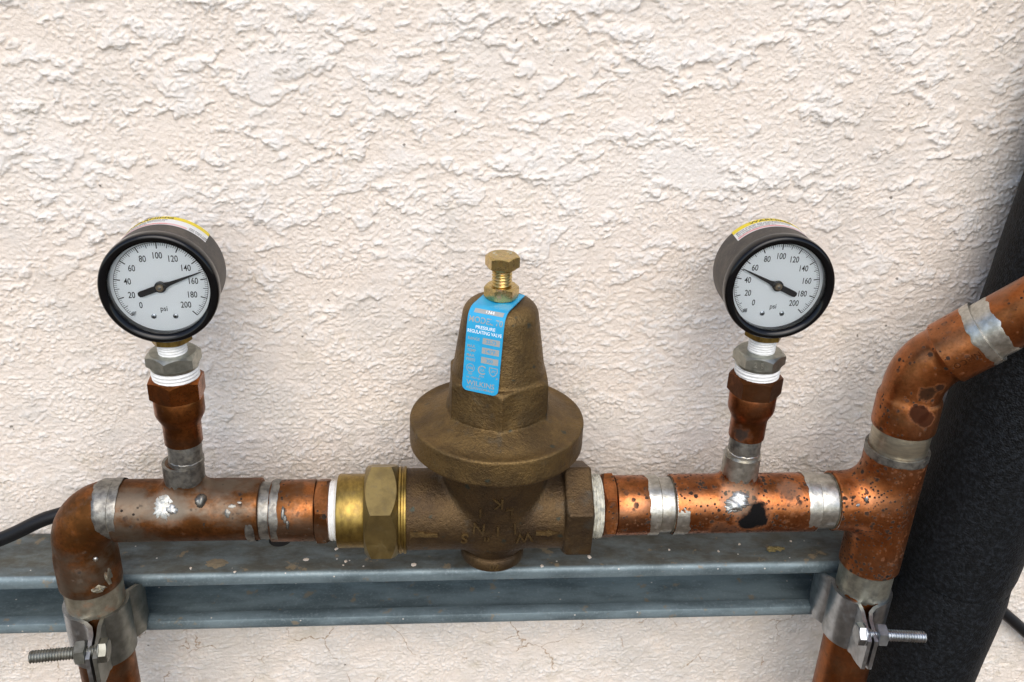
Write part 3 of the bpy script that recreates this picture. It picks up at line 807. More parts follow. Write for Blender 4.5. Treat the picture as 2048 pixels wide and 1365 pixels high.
    riser(t, org, a + .4, 28.6, copper('copper cup', .60, .35, (.60, .22, .11), (.17, .065, .032), grey=.1, tone=(.42, .15, .075), seed=.48, rough=.34, stains=((L(a - 5, PY - 7, 44), 2, 6, 3.2, (.025, .023, .02), .9),)),
          copper('copper hex', .75, .2, (.46, .18, .09), (.17, .072, .036), grey=.12, tone=(.34, .125, .06), seed=.58, rough=.33), SOLDER_L, 39.0, R(-74), 47, SOLDER_R, TAPE)
    # vertical tee
    bx = 204.8
    def f(P):
        d1 = sd_cyl(P, 2, (bx, PY, 0), 15.7, -41.6, 32.2, .6)
        d2 = sd_cyl(P, 0, (0, PY, zr(200)), 15.5, 175.2, bx, .5)
        return smin(d1, d2, 9)
    obj('cross_tee', off(nets(f, (172, PY - 19, -44), (224, PY + 19, 35), .85), org), m_big, t, 60)
    obj('solder_ring', off(place(band(15.75, 28.0, 32.25, .9, 81, .12, e1=False), (bx, PY, 0)), org), SOLDER_L, t)
    obj('tube', off(cyl_z(RT + .2, 28, 48, bx), org), metal('wiped solder', (.50, .45, .34), (.36, .33, .26), 4, .34, .95, .8, .05, (.25, .22, .16), .4, 5, scale3=(.5, .5, 3)), t)
    obj('solder_drop', off(join(blob((187.4, PY - 13.2, 9.2), (1.3, .9, 1.5), 83, .5, 2), blob((194.0, PY - 13.8, 4.2), (1.7, .9, 2.6), 85, .5, 2), blob((183.3, PY - 14.0, 6.2), (.9, .7, .9), 87, .4, 2)), org), SOLDER_B, t)
    # elbow turned half towards the viewer
    ph, an = R(27), R(45)
    d = Vector((math.sin(an) * math.cos(ph), -math.sin(an) * math.sin(ph), math.cos(an)))
    B = Vector((206.0, PY, 77.5)); up = Vector((0, 0, 1))
    cup = 21; seg = 11.5
    pts = [Vector((bx, PY, z)) for z in (44.4, 45.2, 47, 60.5, 62.0, 63.2)]; rad = [15.0, 15.5, 15.6, 15.55, 15.0, 14.35]
    p0, p1 = B - up * 12.5, B + d * 11.0
    p0.x = bx
    for i in range(1, 12):
        k = i / 12; pts.append(p0 * (1 - k) ** 2 + B * 2 * k * (1 - k) + p1 * k * k); rad.append(14.3 + .3 * math.sin(math.pi * k))
    for s_, r in ((11.6, 14.3), (12.8, 14.7), (14.2, 15.7), (33.2, 15.6), (34.2, 15.4), (34.7, 15.0)): pts.append(B + d * s_); rad.append(r)
    obj('angled_elbow', off(sweep(pts, rad, 64), org), m_el, t)
    obj('solder_ring', off(place(band(15.6, 29.8, 34.75, 1.6, 91, .12, e1=False), tuple(B), tuple(d)), org), SOLDER_R, t)
    obj('outlet_tube', off(place(cyl(RT, 28, 190, .3), tuple(B), tuple(d)), org), m_tb, t)
    obj('solder_ring', off(place(band(RT, 34.6, 43.0, 1.8, 93, .14, e0=False), tuple(B), tuple(d)), org), SOLDER_R, t)
    # casting letters on the elbow cup, upside down as in the photograph
    axv = np.array(d); side = np.array(Vector((0, -1, 0)) - d * Vector((0, -1, 0)).dot(d)); side /= np.linalg.norm(side)
    tang = np.cross(axv, side)
    def wrap(x, y, z):
        a_ = (y - 3.0) / 15.6
        return np.array(B) + axv * (23.0 - x) + (side * math.cos(a_) + tang * math.sin(a_)) * (15.60 + z * .5)
    V, F = raised(text('NIBCO', 2.9, .95, space=1.12), .22)
    obj('lettering', off(warp((V, F), wrap), org), copper('dark copper lettering', .9, .0, (.42, .15, .07), (.18, .07, .03), grey=.1, tone=(.3, .1, .05), seed=.5, rough=.45), t)
    # down tube
    m_sl = metal('sooty solder', (.36, .35, .28), (.22, .215, .18), 4, .42, .85, 1.2, .08, (.05, .05, .045), .85, 8)
    obj('down_tube', off(place(cyl(RT, -430, -38, .3), (bx - .2, PY, 0)), org), m_lo, t)
    obj('solder_ring', off(place(band(RT, -59.5, -41.4, 2.8, 97, .12, e1=False), (bx - .2, PY, 0)), org), m_sl, t)
    return t
build_right()

# ================================================================== pressure gauges
GR = 25.0
def build_gauge():
    """local origin on the stem axis at dial height; the dial faces -y"""
    t = thing('pressure_gauge', 'round black pressure gauge on the left stem, needle near 150 psi', 'pressure gauge', (-148.0, PY, 120.2), 'pressure gauges on the copper stems')
    F_ = (0, -1, 0)
    yb, yf = 18.5, -11.2
    fl = lambda VF, y: (np.stack([VF[0][:, 0], np.full(len(VF[0]), y) - VF[0][:, 2], VF[0][:, 1]], 1), VF[1])     # xy -> xz plane, z -> outward
    prof = [(0.01, 0), (20, 0), (22.4, .4), (23.6, 1.4), (24.0, 3.0), (24.0, yb - yf - 6.0), (23.4, yb - yf - 5.9), (22.6, yb - yf - 5.9), (22.4, yb - yf - 6.6), (.01, yb - yf - 6.6)]
    obj('case', place(lathe(prof, 96, False), (0, yb, 0), F_), CASE, t)
    bz = [(24.05, 5.6), (24.9, 5.2), (25.05, 4.4), (25.05, 1.4), (24.8, .4), (24.0, -.35), (23.0, -.5), (22.0, 0.0), (21.3, .7), (21.05, 1.4), (21.0, 3.4), (21.2, 5.6)]
    obj('bezel', place(ringlathe([(r, -z) for r, z in bz], 96), (0, yf, 0), F_), BEZEL, t, 50)
    yd = yf + 5.4
    d = obj('dial_face', place(lathe([(.01, -.4), (22.3, -.4), (22.3, 0), (.01, 0)], 96, False), (0, yd, 0), F_), DIAL, t, 30)
    # printed scale 0 to 200
    P = []
    for i in range(0, 101):
        a = R(225 - 2.7 * i); v = i * 2
        if v % 20 == 0: r0, w = 16.9, .50
        elif v % 10 == 0: r0, w = 17.5, .30
        else: r0, w = 18.3, .19
        P.append(move(turn(move(rect(r0, 19.6, -w / 2, w / 2)), a)))
    P.append(annulus(19.5, 19.72, R(225), R(-45), 120))
    for v in range(0, 201, 20):
        a = R(225 - 1.35 * v); r = 13.9 if v not in (0, 200, 20, 180) else 13.4
        P.append(move(text(str(v), 2.85, .74, space=1.0), r * math.cos(a), r * math.sin(a) + (0.6 if v in (0, 200) else 0)))
    P.append(move(text('psi', 2.35, .86), 0, -10.6))
    obj('dial_print', fl(join(*P), yd - .06), INK, d, smooth=False)
    for x in (-4.6, 4.6):
        sc_ = obj('screw', place(lathe([(1.15, 0), (1.1, .35), (.7, .6), (.01, .65)], 20, False), (x, yd, -14.2), F_), STEEL, t)
        obj('screw_slot', fl(move(join(rect(-.7, .7, -.12, .12), rect(-.12, .12, -.7, .7)), x, -14.2), yd - .70), INK, sc_, smooth=False)
    obj('stop_pin', place(lathe([(.75, 0), (.72, 1.3), (.5, 1.6), (.01, 1.65)], 16, False), (-12.9, yd, -12.6), F_), STEEL, t)
    # needle built pointing to +z (100 psi), turned by its own rotation
    ol = [(-.42, 4), (-1.35, 3.0), (-1.5, 0), (-1.35, -3), (-1.35, -9.0), (-1.1, -9.9), (0, -10.3), (1.1, -9.9), (1.35, -9.0), (1.35, -3), (1.5, 0), (1.35, 3.0), (.95, 4.4), (.16, 18.6), (-.16, 18.6), (-.95, 4.4)]
    ol = [(-1.35, -3), (-1.35, -9.0), (-1.1, -9.9), (0, -10.3), (1.1, -9.9), (1.35, -9.0), (1.35, -3), (1.35, 2.2), (.80, 4.4), (.16, 18.8), (-.16, 18.8), (-.80, 4.4), (-1.35, 2.2)]
    V = np.array([(x, y, 0) for x, y in ol]); nd = raised((V, [list(range(len(ol)))]), .22)
    n = obj('needle', fl(nd, 0), NEEDLE, t, 30); n.location = Vector((0, yd - 1.7, 0)) * MM
    obj('needle_disc', place(lathe([(.01, -.5), (2.5, -.5), (2.5, .35), (2.2, .5), (.01, .5)], 32, False), (0, -.05, 0), F_), NEEDLE, n)
    obj('needle_hub', place(lathe([(1.75, .3), (1.75, 1.1), (1.5, 1.5), (.01, 1.6)], 28, False), (0, 0, 0), F_), ZINC_HUB, n)
    obj('needle_pivot', place(lathe([(.62, 1.5), (.6, 2.0), (.01, 2.05)], 16, False), (0, 0, 0), F_), STEEL, n)
    obj('glass', place(lathe([(.01, 0), (21.15, 0), (21.15, 1.2), (.01, 1.2)], 96, False), (0, yf + 2.6, 0), F_), GLASS, t, 30)
    # warning label wrapped over the top of the case (own rotation about the dial axis)
    def cyl_wrap(rr):
        def fn(x, y, z):
            a = x / 24.0
            return (rr * math.sin(a), y, rr * math.cos(a))
        return fn
    HL = 23.0
    y0, y1 = 5.2, 16.6                                   # front .. back edge on the case
    lab = obj('warning_label', warp(rect(-HL, HL, y0, y1, 48, 1), cyl_wrap(24.08)), LABELW, t)
    obj('yellow_band', warp(rect(-HL, HL, y1 - 3.6, y1, 48, 1), cyl_wrap(24.13)), YELLOW, lab)
    obj('red_panel', warp(rect(-HL + .6, HL - 9.5, y0 + .55, y0 + 2.25, 40, 1), cyl_wrap(24.13)), REDP, lab)
    T = []
    for s_, sz, x, y, al in (('WARNING', 2.3, -4, y1 - 1.75, 'c'), ('Misuse of gauge may cause Explosion and', 1.15, -HL + 1.2, y1 - 4.75, 'l'),
                             ('Personal Injury. Read Safety Instructions', 1.15, -HL + 1.2, y1 - 6.45, 'l'), ('for proper selection and use.', 1.15, -HL + 1.2, y1 - 8.15, 'l'),
                             ('DO NOT USE', 1.1, HL - 8.6, y1 - 8.2, 'l'), ('ON OXYGEN', 1.1, HL - 8.6, y1 - 9.9, 'l')):
        T.append(move(text(s_, sz, .95 if sz < 2 else 1.3, al), x, y))
    obj('label_print', warp(join(*T), cyl_wrap(24.19)), INK, lab, smooth=False)
    Tr = [move(text('SELECT CORRECT RANGE AND MATERIAL', 1.0, 1.0, 'l'), -HL + 1.2, y0 + 1.4)]
    obj('label_print', warp(join(*Tr), cyl_wrap(24.19)), RED, lab, smooth=False)
    # brass socket and taped thread
    sk = np.array(hexnut(9.6, 9.5, 1, 1, R(45), k=.93)[0]); sq = hexnut(9.2, 6.0, .6, .6, R(0), k=.95)
    obj('socket', place(sq, (0, 0, -28.6)), BRASS, t)
    obj('thread_tape', place(thread(6.5, 0, 9.4, 1.25, .35, 36, .08, 3), (0, 0, -37.4)), TAPE, t)
    return t, n, lab
ZINC_HUB = metal('hub brass', (.55, .47, .36), (.42, .36, .28), 2, .32, 1., .8, .03)
REDP = plain('pale red panel', (.70, .42, .42), .5)
gl, needle, lab = build_gauge()
gr = dup(gl, (125.1, PY, 122.6), 'round black pressure gauge on the right stem, needle near 55 psi')
gl.rotation_euler = (R(-1), 0, R(2.2)); gr.rotation_euler = (0, 0, R(-1.3))
def setrot(root, nm, ang):
    for ch in root.children:
        if ch.name.split('.')[0] == nm: ch.rotation_euler = (0, ang, 0)
setrot(gl, 'needle', R(1.35 * 151 - 135)); setrot(gr, 'needle', R(1.35 * 52 - 135))
setrot(gl, 'warning_label', R(-6)); setrot(gr, 'warning_label', R(9))

# hex bushings under the gauges, each with its own wrap of tape
def build_bushing():
    t = thing('hex_bushing', 'grey hex bushing with white tape below the left gauge', 'pipe bushing', (-148.1, PY, 73.6), 'hex bushings under the gauges')
    obj('thread_tape', place(thread(10.7, 0, 6.2, 1.7, .42, 48, .1, 8), (0, 0, -1.2)), TAPE, t)
    obj('collar', place(lathe([(9.4, 4.8), (10.6, 5.0), (10.9, 5.8), (10.9, 6.6)], 48), (0, 0, 0)), BUSH, t)
    obj('hex_head', place(hexnut(12.4, 6.3, 1.2, .4, R(-96), hole=6.2, k=.95, slope=.6), (0, 0, 6.4)), BUSH, t)
    return t
bl = build_bushing()
br = dup(bl, (124.7, PY, 74.0), 'grey hex bushing stamped on its face, white tape below the right gauge')
br.rotation_euler = (0, 0, R(18))
st = join(raised(move(text('2', 2.6, .9), -1.6), .12), raised(move(turn(text('5', 2.6, .9), .2), 1.5), .12))
# the stamp sits on the flat that faces the viewer
def stamp(x, y, z):
    a = R(-126); n_ = np.array((math.cos(a), math.sin(a), 0)); tg = np.array((-math.sin(a), math.cos(a), 0))
    return n_ * (12.4 * math.cos(R(30)) + .02 + z) + tg * x + np.array((0, 0, 9.5 + y))
obj('stamp', warp(st, stamp), metal('bright stamp', (.6, .6, .55), (.5, .5, .46), 2, .3), br)

# ================================================================== pressure regulating valve
def build_valve():
    ZV = -2.2
    org = (0, PY, ZV - 31)
    t = thing('pressure_regulator', 'bell shaped cast bronze pressure regulating valve with blue name plate and adjusting bolt', 'pressure valve', org)
    A = lambda VF: off(VF, (0, 0, -31))               # builder frame: pipe axis at the origin
    def body(P):
        d = sd_cyl(P, 0, (0, 0, 0), 20.3, -46, 38, .8)
        rho = np.hypot(P[..., 0], P[..., 1]); z = P[..., 2]
        neck = np.maximum((rho - (20.6 + .19 * (z + 6))) * .98, np.maximum(z - 36, -12 - z))
        low = np.sqrt(rho ** 2 + (np.minimum(z + 8, 0) * .95) ** 2) - 19.2
        low = np.maximum(np.maximum(low, z), -21.5 - z)
        neck = smin(neck, low, 3)
        d = smin(d, neck, 3.2)
        hx = np.maximum(sd_hex(P, 0, (0, 0, 0), 25.2, 33.8, 47.6, R(35), .9), np.hypot(P[..., 1], P[..., 2]) - (25.0 + (np.minimum(P[..., 0] - 35.4, 0)) * 1.2))
        d = smin(d, hx, 1.2)
        return d
    Bv, Bf = nets(body, (-49, -29, -31), (50, 29, 39), .9)
    obj('valve_body', A((Bv, Bf)), BRONZE_D, t, 62)
    def yfront(x, z):
        y = -60.0
        for _ in range(60):
            dd = float(body(np.array([[x, y, z]]))[0]); y += dd * .8
            if dd < .005: break
        return y
    # raised casting marks (the valve name, pipe size and flow arrows read upside down)
    def emboss(VF, x0, z0, rot, h=1.15):
        V, F = raised(turn(VF, rot), 1.0); out = []
        for x, y, z in V:
            yy = yfront(x0 + x, z0 + y); out.append((x0 + x, yy + .5 - (h + .5) * (z > 0), z0 + y + (.12 if z > 0 else 0)))
        return np.array(out), F
    marks = []
    for ch, x, z, rot in (('K', -.2, 20.4, 180), ('I', -8.2, 13.6, 180), ('L', 5.6, 13.4, 180), ('N', -8.6, 3.0, 176), ('I', 9.0, 2.8, 184), ('S', -15.4, -3.4, 174), ('W', 13.8, -3.4, 186), ('1', .6, 2.4, 180)):
        marks.append(emboss(text(ch, 6.4, .9), x, z, R(rot)))
    marks.append(emboss(text('"', 6.0, 1.1), -4.6, -1.0, R(180)))
    ar_r = (np.array([(-5.6, -1.3, 0), (0, -1.3, 0), (0, -2.1, 0), (5.6, .0, 0), (0, 1.9, 0), (0, 1.1, 0), (-5.6, 1.1, 0)]), [[0, 1, 2, 3, 4, 5, 6]])
    ar_l = (np.array([(-6.8, -2.4, 0), (-5.2, -1.0, 0), (6.6, -1.2, 0), (6.6, 1.0, 0), (.2, 1.0, 0), (.2, 2.0, 0), (-6.8, 2.0, 0)]), [[0, 1, 2, 3, 4, 5, 6]])
    marks.append(emboss(ar_l, -35.0, -.6, 0)); marks.append(emboss(ar_r, 25.0, -.4, 0))
    obj('casting_mark', A(join(*marks)), BRONZE_M, t, 30)
    # bottom plug
    obj('bottom_plug', A(place(lathe([(12, -17), (13.0, -21), (15.6, -21.6), (16.2, -22.3), (16.2, -27.2), (15.4, -28.2), (13, -28.6)][::-1], 64), (0, 0, 0))), BRONZE_D, t, 50)
    def plugwrap(x, y, z):
        a = x / 16.2; return (16.2 * math.sin(a) + z * math.sin(a), -(16.25 + z * .4) * math.cos(a), -24.8 + y)
    V, F = raised(turn(text('70', 3.6, 1.0), math.pi), .6)
    obj('casting_mark', A(warp((V, F), plugwrap)), BRONZE_M, t, 30)
    # bonnet: flange, hexagon, bell
    dz = -ZV
    def bonnet(P):
        rho = np.hypot(P[..., 0], P[..., 1]); z = P[..., 2] - dz
        fl = np.maximum(rho - (41.7 - np.maximum(0, 48 - z) * .10), np.maximum(38.6 - z, z - 50.8))
        fl = sd_cyl(np.stack([P[..., 0], P[..., 1], z], -1), 2, (0, 0, 0), 41.8, 38.2, 51.4, .8)
        cone = np.maximum((z - (50.6 + (38.6 - rho) * .46)) * .85, np.maximum(40 - z, z - 62))
        rim = rho - 40.0
        cone = np.maximum(cone, rim)
        d = smin(fl, cone, .8)
        hx = sd_hex(np.stack([P[..., 0], P[..., 1], z], -1), 2, (0, 0, 0), 25.8, 45, 76.5, R(-90), .45)
        hx = smax(hx, (rho + (z - 75.6) * .9 - 24.6) * .74, .5)
        d = smin(d, hx, 1.0)
        qa = (rho - (21.8 - (z - 76) * .146)) * .989 + 6.2; qb = z - 112 + 6.2
        bell = np.hypot(np.maximum(qa, 0), np.maximum(qb, 0)) + np.minimum(np.maximum(qa, qb), 0) - 6.2
        bell = np.maximum(bell, 58 - z)
        d = smin(d, bell, 1.2)
        return d
    obj('bonnet', A(nets(bonnet, (-44, -44, 36 + dz), (44, 44, 114 + dz), .78)), BRONZE, t, 62)
    # union on the inlet side
    obj('tailpiece', A(place(cyl(18.3, 0, 15, .8), (-77.6, 0, -.6), (1, 0, 0))), BRASS, t)
    obj('union_nut', A(place(hexnut(25.6, 16.6, 1, 1, R(90), k=.955, slope=.8, per=10), (-64.0, 0, -.6), (1, 0, 0))), BRASS_D, t, 20)
    obj('union_collar', A(place(lathe([(20.2, 0), (21.6, .3), (21.8, 1.2), (21.2, 1.8), (21.2, 2.4), (21.7, 2.9), (21.6, 3.8), (20.0, 4.2)], 72), (-47.6, 0, -.4), (1, 0, 0))), BRASS, t, 25)
    # adjusting bolt and lock nut
    z0 = 112.6 + dz
    obj('lock_nut', A(place(hexnut(8.0, 6.1, 1, 1, R(-117), k=.94, slope=.6), (0, 0, z0 + .7))), ZINC_Y, t, 20)
    bo = obj('adjusting_bolt', A(join(place(hexnut(7.85, 5.5, 1, .2, R(-132), k=.95, slope=.6), (0, 0, 128.3 + dz)), place(lathe([(6.4, -.6), (6.6, 0)], 40), (0, 0, 128.3 + dz)))), ZINC_Y, t, 20)
    obj('bolt_thread', A(thread(4.6, z0 - 2, 127.8 + dz, 1.55, .75, 36)), ZINC_Y, bo, 80)
    dots = [place(raised(rect(-.55, .55, -.18, .18), .12), (x, y, 133.85 + dz), (0, 0, 1)) for x, y in ((-3.6, 2.6), (-3.9, 1.4), (-3.0, -.4), (2.6, 3.4), (3.8, 3.0), (3.6, 1.6))]
    obj('head_stamp', A(join(*dots)), STEEL, bo)
    # name plate: a bent strip held by the lock nut
    az_ = R(-25); o_r = np.array((math.sin(az_), -math.cos(az_), 0)); o_t = np.array((math.cos(az_), math.sin(az_), 0))
    kn = [(-7.5, 112.9), (7.5, 112.9), (13.6, 113.2), (17.6, 110.8), (18.7, 106.0), (19.4, 101.6), (23.3, 75.6)]
    # smooth the path
    P = [np.array(p, float) for p in kn]
    for _ in range(3):
        Q = [P[0]]
        for a_, b_ in zip(P[:-1], P[1:]): Q += [a_ * .75 + b_ * .25, a_ * .25 + b_ * .75]
        P = Q + [P[-1]]
    P = np.array(P); seg = np.linalg.norm(np.diff(P, axis=0), axis=1); S = np.concatenate([[0], np.cumsum(seg)]); LEN = S[-1]
    def on_plate(w, s_, h):
        r_ = np.interp(s_, S, P[:, 0]); z_ = np.interp(s_, S, P[:, 1])
        e = .4; tr = np.interp(s_ + e, S, P[:, 0]) - np.interp(s_ - e, S, P[:, 0]); tz = np.interp(s_ + e, S, P[:, 1]) - np.interp(s_ - e, S, P[:, 1])
        q = math.hypot(tr, tz) or 1; nr, nz_ = -tz / q, tr / q
        return o_r * (r_ + nr * h) + o_t * w + np.array((0, 0, z_ + nz_ * h + dz))
    HW = 8.7; rc = 2.6
    ss = np.concatenate([np.linspace(0, LEN - rc, 70), LEN - rc + rc * np.sin(np.linspace(0.12, 1, 9) * math.pi / 2)])
    V = []; F = []
    for s_ in ss:
        k = max(0., s_ - (LEN - rc)); hw = HW - (rc - math.sqrt(max(0., rc * rc - k * k)))
        for h in (.25, -.25):
            for j in range(5): V.append(on_plate(-hw + 2 * hw * j / 4, s_, h))
    for i in range(len(ss) - 1):
        b0, b1 = i * 10, (i + 1) * 10
        for j in range(4):
            F.append((b0 + j, b0 + j + 1, b1 + j + 1, b1 + j)); F.append((b1 + 5 + j, b1 + 6 + j, b0 + 6 + j, b0 + 5 + j))
        F.append((b0, b1, b1 + 5, b0 + 5)); F.append((b0 + 4, b0 + 9, b1 + 9, b1 + 4))
    F.append((0, 5, 6, 7, 8, 9, 4, 3, 2, 1)); e = (len(ss) - 1) * 10; F.append((e, e + 1, e + 2, e + 3, e + 4, e + 9, e + 8, e + 7, e + 6, e + 5))
    pl = obj('name_plate', A((np.array(V), F)), BLUE, t, 40)
    # print: plate coordinates u (across), v (mm up from the bottom edge)
    pr = lambda VF: A(warp(VF, lambda x, y, z: on_plate(x, LEN - y, .25 + .05 + z)))
    G = []; W = []; Bl = []
    G.append(move(rect(-6.6, 7.2, -1.1, 1.1, 10, 4), 0.2, 37.6))
    G.append(move(text('MODEL 70', 2.6, .95), 0, 33.6))
    W.append(move(text('PRESSURE', 1.45, 1.05), .2, 30.4)); W.append(move(text('REGULATING VALVE', 1.55, .80), 0, 28.2))
    for v, tx in ((24.2, '25-75'), (19.8, '140°F'), (15.4, '300')):
        G.append(move(rect(-.6, 7.6, -1.45, 1.45, 6, 2), 0, v + .3)); Bl.append(move(text(tx, 1.5, 1.0), 3.5, v + .3, .05))
    for v, tx in ((24.8, 'RANGE'), (21.2, 'MAX.'), (19.2, 'TEMP'), (16.9, 'MAX.'), (14.9, 'PRESS')):
        G.append(move(text(tx, 1.35, .9, 'l'), -7.6, v))
    G.append(move(annulus(1.75, 2.0), -5.3, 10.9)); G.append(move(text('ASSE', 1.15, .8), -5.3, 10.9)); G.append(move(text('1003', .8, 1.), -5.3, 8.2))
    G.append(move(annulus(1.55, 2.15, R(40), R(320)), .4, 10.9)); G.append(move(text('CSA', 1.2, .75), .3, 10.9)); G.append(move(text('B356', .8, 1.), .3, 7.9))
    sh = [(-2, 2), (2, 2), (2.1, 0), (1.3, -1.5), (0, -2.3), (-1.3, -1.5), (-2.1, 0)]
    shi = [(x * .82, y * .82) for x, y in sh]; n_ = len(sh)
    G.append(move((np.array([(x, y, 0) for x, y in sh + shi]), [(i, (i + 1) % n_, n_ + (i + 1) % n_, n_ + i) for i in range(n_)]), 5.6, 11.0))
    G.append(move(text('UPC', 1.2, .75), 5.6, 11.2))
    G.append(move(text('I.A. 10021-01', .9, 1., 'l'), -7.0, 6.6)); G.append(move(text('®', .9), 7.6, 8.2))
    G.append(move(text('WILKINS', 2.3, 1.05), 0, 4.1))
    G.append(move(text('A', 1.0), -6.2, 1.75)); G.append(move(text('ZURN', 1.15, 1.1), -3.2, 1.75)); G.append(move(text('COMPANY', 1.05, 1.0), 3.2, 1.75))
    ell = annulus(.92, 1.0, 0, 2 * math.pi, 28); ell = (ell[0] * np.array((2.2, 1.05, 1)), ell[1]); G.append(move(ell, -3.2, 1.75))
    obj('plate_print', pr(join(*G)), PRINT, pl, smooth=False)
    obj('plate_print', pr(join(*W)), WHITEP, pl, smooth=False)
    obj('plate_print', pr(join(*Bl)), BLUE, pl, smooth=False)
    V, F = raised(text('1366', 1.3, 1.0, space=1.2), .12)
    obj('stamped_number', A(warp(move((V, F), 1.2, 37.6), lambda x, y, z: on_plate(x, LEN - y, .42 + z))), WHITEP, pl, 30)
    return t
BRONZE_M = bronze('lighter bronze letters', -.1, .7)  # raised marks in a lighter tone than the body
build_valve()

# ================================================================== pipe clamps hooked into the channel
def build_clamp(sgn, loc, label, m_a, m_b, m_bolt):
    """origin on the pipe axis at bolt height; sgn=+1: bolt head on the left, thread to the right"""
    t = thing('pipe_clamp', label, 'pipe clamp', loc, rot=(0, 0, R(-6 * sgn)))
    S = lambda VF: (np.asarray(VF[0]) * np.array((sgn, 1, 1)), VF[1] if sgn > 0 else [list(f)[::-1] for f in VF[1]])
    zc = -9.0                                        # strap centre below the bolt line of sight
    def half(side):
        rr = 15.0; pt = [(-17.5 * side, 23), (-19.0 * side, 17.6), (-18.2 * side, 10.5)]; hw = [9.0, 9.5, 15.6]
        n = 11
        for i in range(n + 1):
            a = R(112 - (112 - 22) * i / n); pt.append((-rr * math.sin(a) * side, -rr * math.cos(a))); hw.append(15.8)
        ex = -3.6
        pt += [(-3.6 * side + ex * .5, -16.4), (-2.1 * side + ex * .8, -19.0), (-1.7 * side + ex, -23.5), (-1.7 * side + ex, -29), (-1.7 * side + ex, -35.5)]; hw += [15.6, 14.6, 13.4, 12.0, 9.5]
        V = []; F = []; th = 1.0
        for i, (x, y) in enumerate(pt):
            a, b = pt[max(i - 1, 0)], pt[min(i + 1, len(pt) - 1)]
            tx, ty = b[0] - a[0], b[1] - a[1]; q = math.hypot(tx, ty); nx, ny = -ty / q, tx / q
            for k in (-1, 1):
                for j in range(5): V.append((x + nx * th * k, y + ny * th * k, zc + hw[i] * (j / 2 - 1)))
        m = len(pt)
        for i in range(m - 1):
            a, b = i * 10, (i + 1) * 10
            for j in range(4):
                F.append((a + j, a + j + 1, b + j + 1, b + j)); F.append((b + 5 + j, b + 6 + j, a + 6 + j, a + 5 + j))
            F.append((a, b, b + 5, a + 5)); F.append((a + 4, a + 9, b + 9, b + 4))
        F.append((0, 5, 6, 7, 8, 9, 4, 3, 2, 1)); e = (m - 1) * 10; F.append((e, e + 1, e + 2, e + 3, e + 4, e + 9, e + 8, e + 7, e + 6, e + 5))
        return np.array(V), F
    obj('strap', S(half(1)), m_a, t, 40); obj('strap', S(half(-1)), m_b, t, 40)
    yb = -29.5
    b = obj('bolt', S(join(place(hexnut(5.9, 4.2, 1, .2, R(12), k=.92, slope=.6), (-6.6, yb, 0), (-1, 0, 0)), place(cyl(6.0, 0, .6, .2, 32), (-6.4, yb, 0), (-1, 0, 0)))), m_bolt, t, 25)
    obj('bolt_thread', S(place(thread(3.1, 0, 31, 1.35, .55, 24), (-5.6, yb, 0), (1, 0, 0))), m_bolt, b, 80)
    obj('nut', S(place(hexnut(6.2, 5.2, 1, 1, R(20), k=.93), (-.7, yb, 0), (1, 0, 0))), m_bolt, t, 25)
    return t
build_clamp(1, (204.4, PY, -65.2), 'shiny zinc pipe clamp around the right copper pipe, bolt thread pointing right', STEEL, STEEL, STEEL)
build_clamp(-1, (-202.4, PY, -63.0), 'weathered grey pipe clamp around the left copper pipe, bolt thread pointing left', STEEL_D, STEEL, STEEL_D)

# ================================================================== foam insulated pipe at the right
def build_foam():
    cx, cy, r = 242.5, -37.5, 32.5
    t = thing('insulated_pipe', 'thick black foam insulated pipe running up the wall at the right', 'insulated pipe', (cx, cy, -430), rot=(0, R(4.0), 0))
    n = 160
    def sleeve(z0, z1, seed):
        rows = int((z1 - z0) / 9); V = []; F = []
        for i in range(rows + 1):
            z = z0 + (z1 - z0) * i / rows
            for j in range(n):
                a = 2 * math.pi * j / n
                rr = r + .5 * float(perlin(np.array([math.cos(a) * 2 + seed]), np.array([z / 40 + math.sin(a) * 2]), 3)[0]) - (.9 if i in (0, rows) else 0)
                V.append((rr * math.cos(a), rr * math.sin(a), z + 430))
        for i in range(rows):
            for j in range(n):
                k = (j + 1) % n; F.append((i * n + j, i * n + k, (i + 1) * n + k, (i + 1) * n + j))
        F.append(tuple(range(n))[::-1]); F.append(tuple(range(rows * n, rows * n + n)))
        return np.array(V), F
    obj('foam_sleeve', sleeve(-430, -62, 1), FOAM, t); obj('foam_sleeve', sleeve(-61.6, 620, 5), FOAM, t)
    return t
build_foam()

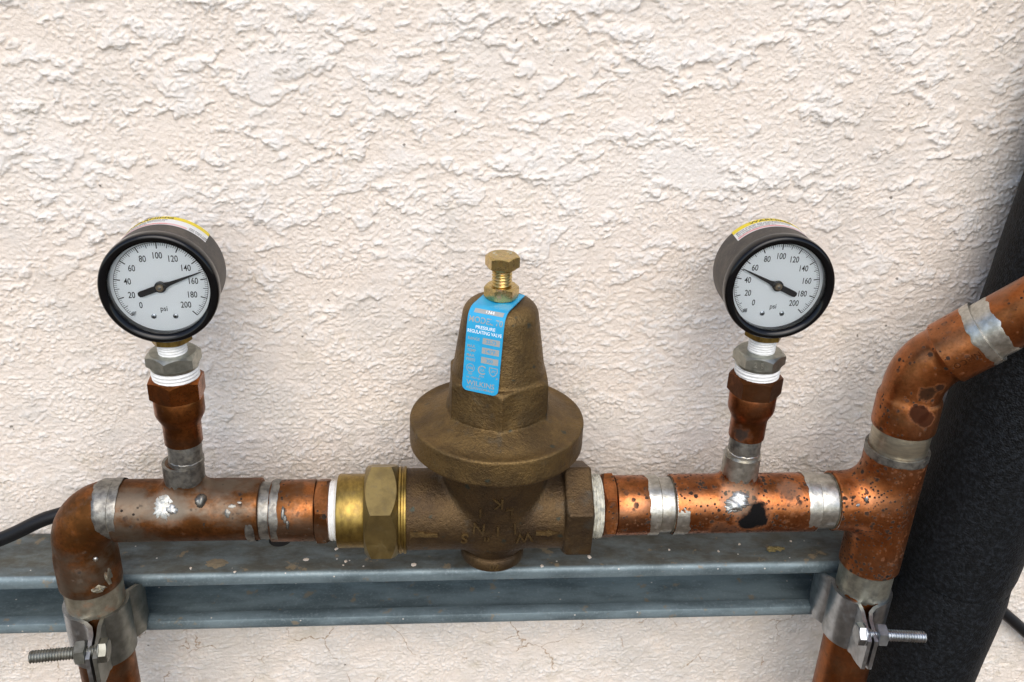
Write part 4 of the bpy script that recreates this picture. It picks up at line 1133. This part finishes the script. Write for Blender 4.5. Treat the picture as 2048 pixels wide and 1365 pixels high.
# ================================================================== black cable behind everything
def spline(P, m=12):
    P = [np.array(p, float) for p in P]; out = []
    for i in range(len(P) - 1):
        p0, p1, p2, p3 = P[max(i - 1, 0)], P[i], P[i + 1], P[min(i + 2, len(P) - 1)]
        for k in range(m):
            t = k / m
            out.append(.5 * (2 * p1 + (p2 - p0) * t + (2 * p0 - 5 * p1 + 4 * p2 - p3) * t * t + (3 * p1 - p0 - 3 * p2 + p3) * t ** 3))
    return out + [P[-1]]
cp = spline([(-420, -26, -92), (-320, -28, -66), (-257, -30, -38), (-227, -30, -23.5), (-190, -26, -19), (-100, -22, -20), (50, -24, -21), (180, -22, -26), (236, -9, -44), (270, -3.9, -70), (310, -6, -106), (345, -8, -135), (420, -10, -200)])
cb = obj('black_cable', sweep(cp, [3.7] * len(cp), 20), CABLE)
tag(cb, 'black cable running along the wall behind the copper pipes', 'cable')

# ================================================================== crumbs on the channel
ZT = -54.6
chips = [(-99.6, -31, 1.5), (-84, -22, 1.3), (-78, -33, 1.0), (-41, -37, 1.5), (56.5, -33, 1.5), (29, -40, 1.0), (131, -30, .9), (-70, -20, .9), (145, -24, .8), (-160, -36, .7), (-136, -40, .8), (176, -22, .8), (-222, -20, 1.2), (-214, -34, .7), (-79, -36, .6), (103, -28, .8)]
for i, (x, y, s_) in enumerate(chips):
    o = obj('paint_chip', blob((0, 0, s_ * .35), (s_ * 1.1, s_ * .9, s_ * .5), 100 + i * 3, .6, 1), CHIP, None, smooth=False)
    o.location = Vector((x, y, ZT)) * MM; o.rotation_euler.z = i * 1.3
    tag(o, {0: 'larger pale stucco crumb on the channel in front of the left copper coupling', 3: 'pale stucco crumb on the channel just right of the brass union nut',
            4: 'pale stucco crumb on the channel below the outlet hexagon of the valve'}.get(i, 'tiny pale speck of stucco lying loose on the steel channel'), 'crumb', 'stucco crumbs on the channel')
o = obj('leaf_crumb', join(blob((-2.4, 0, 1.2), (2.6, 1.8, 1.3), 201, .6, 3), blob((2.2, .4, 1.0), (2.8, 1.5, 1.0), 205, .7, 3)), LEAF); o.location = Vector((164, -30, ZT)) * MM
tag(o, 'curled brown leaf crumb on the steel channel near the right clamp', 'leaf crumb')
o = obj('glue_spot', blob((0, 0, 0), (5.2, 3.6, .35), 211, .45, 4), GLUE); o.location = Vector((-147, -32, ZT + .05)) * MM
tag(o, 'flat dried brown glue spot on the steel channel below the left tee', 'glue spot')
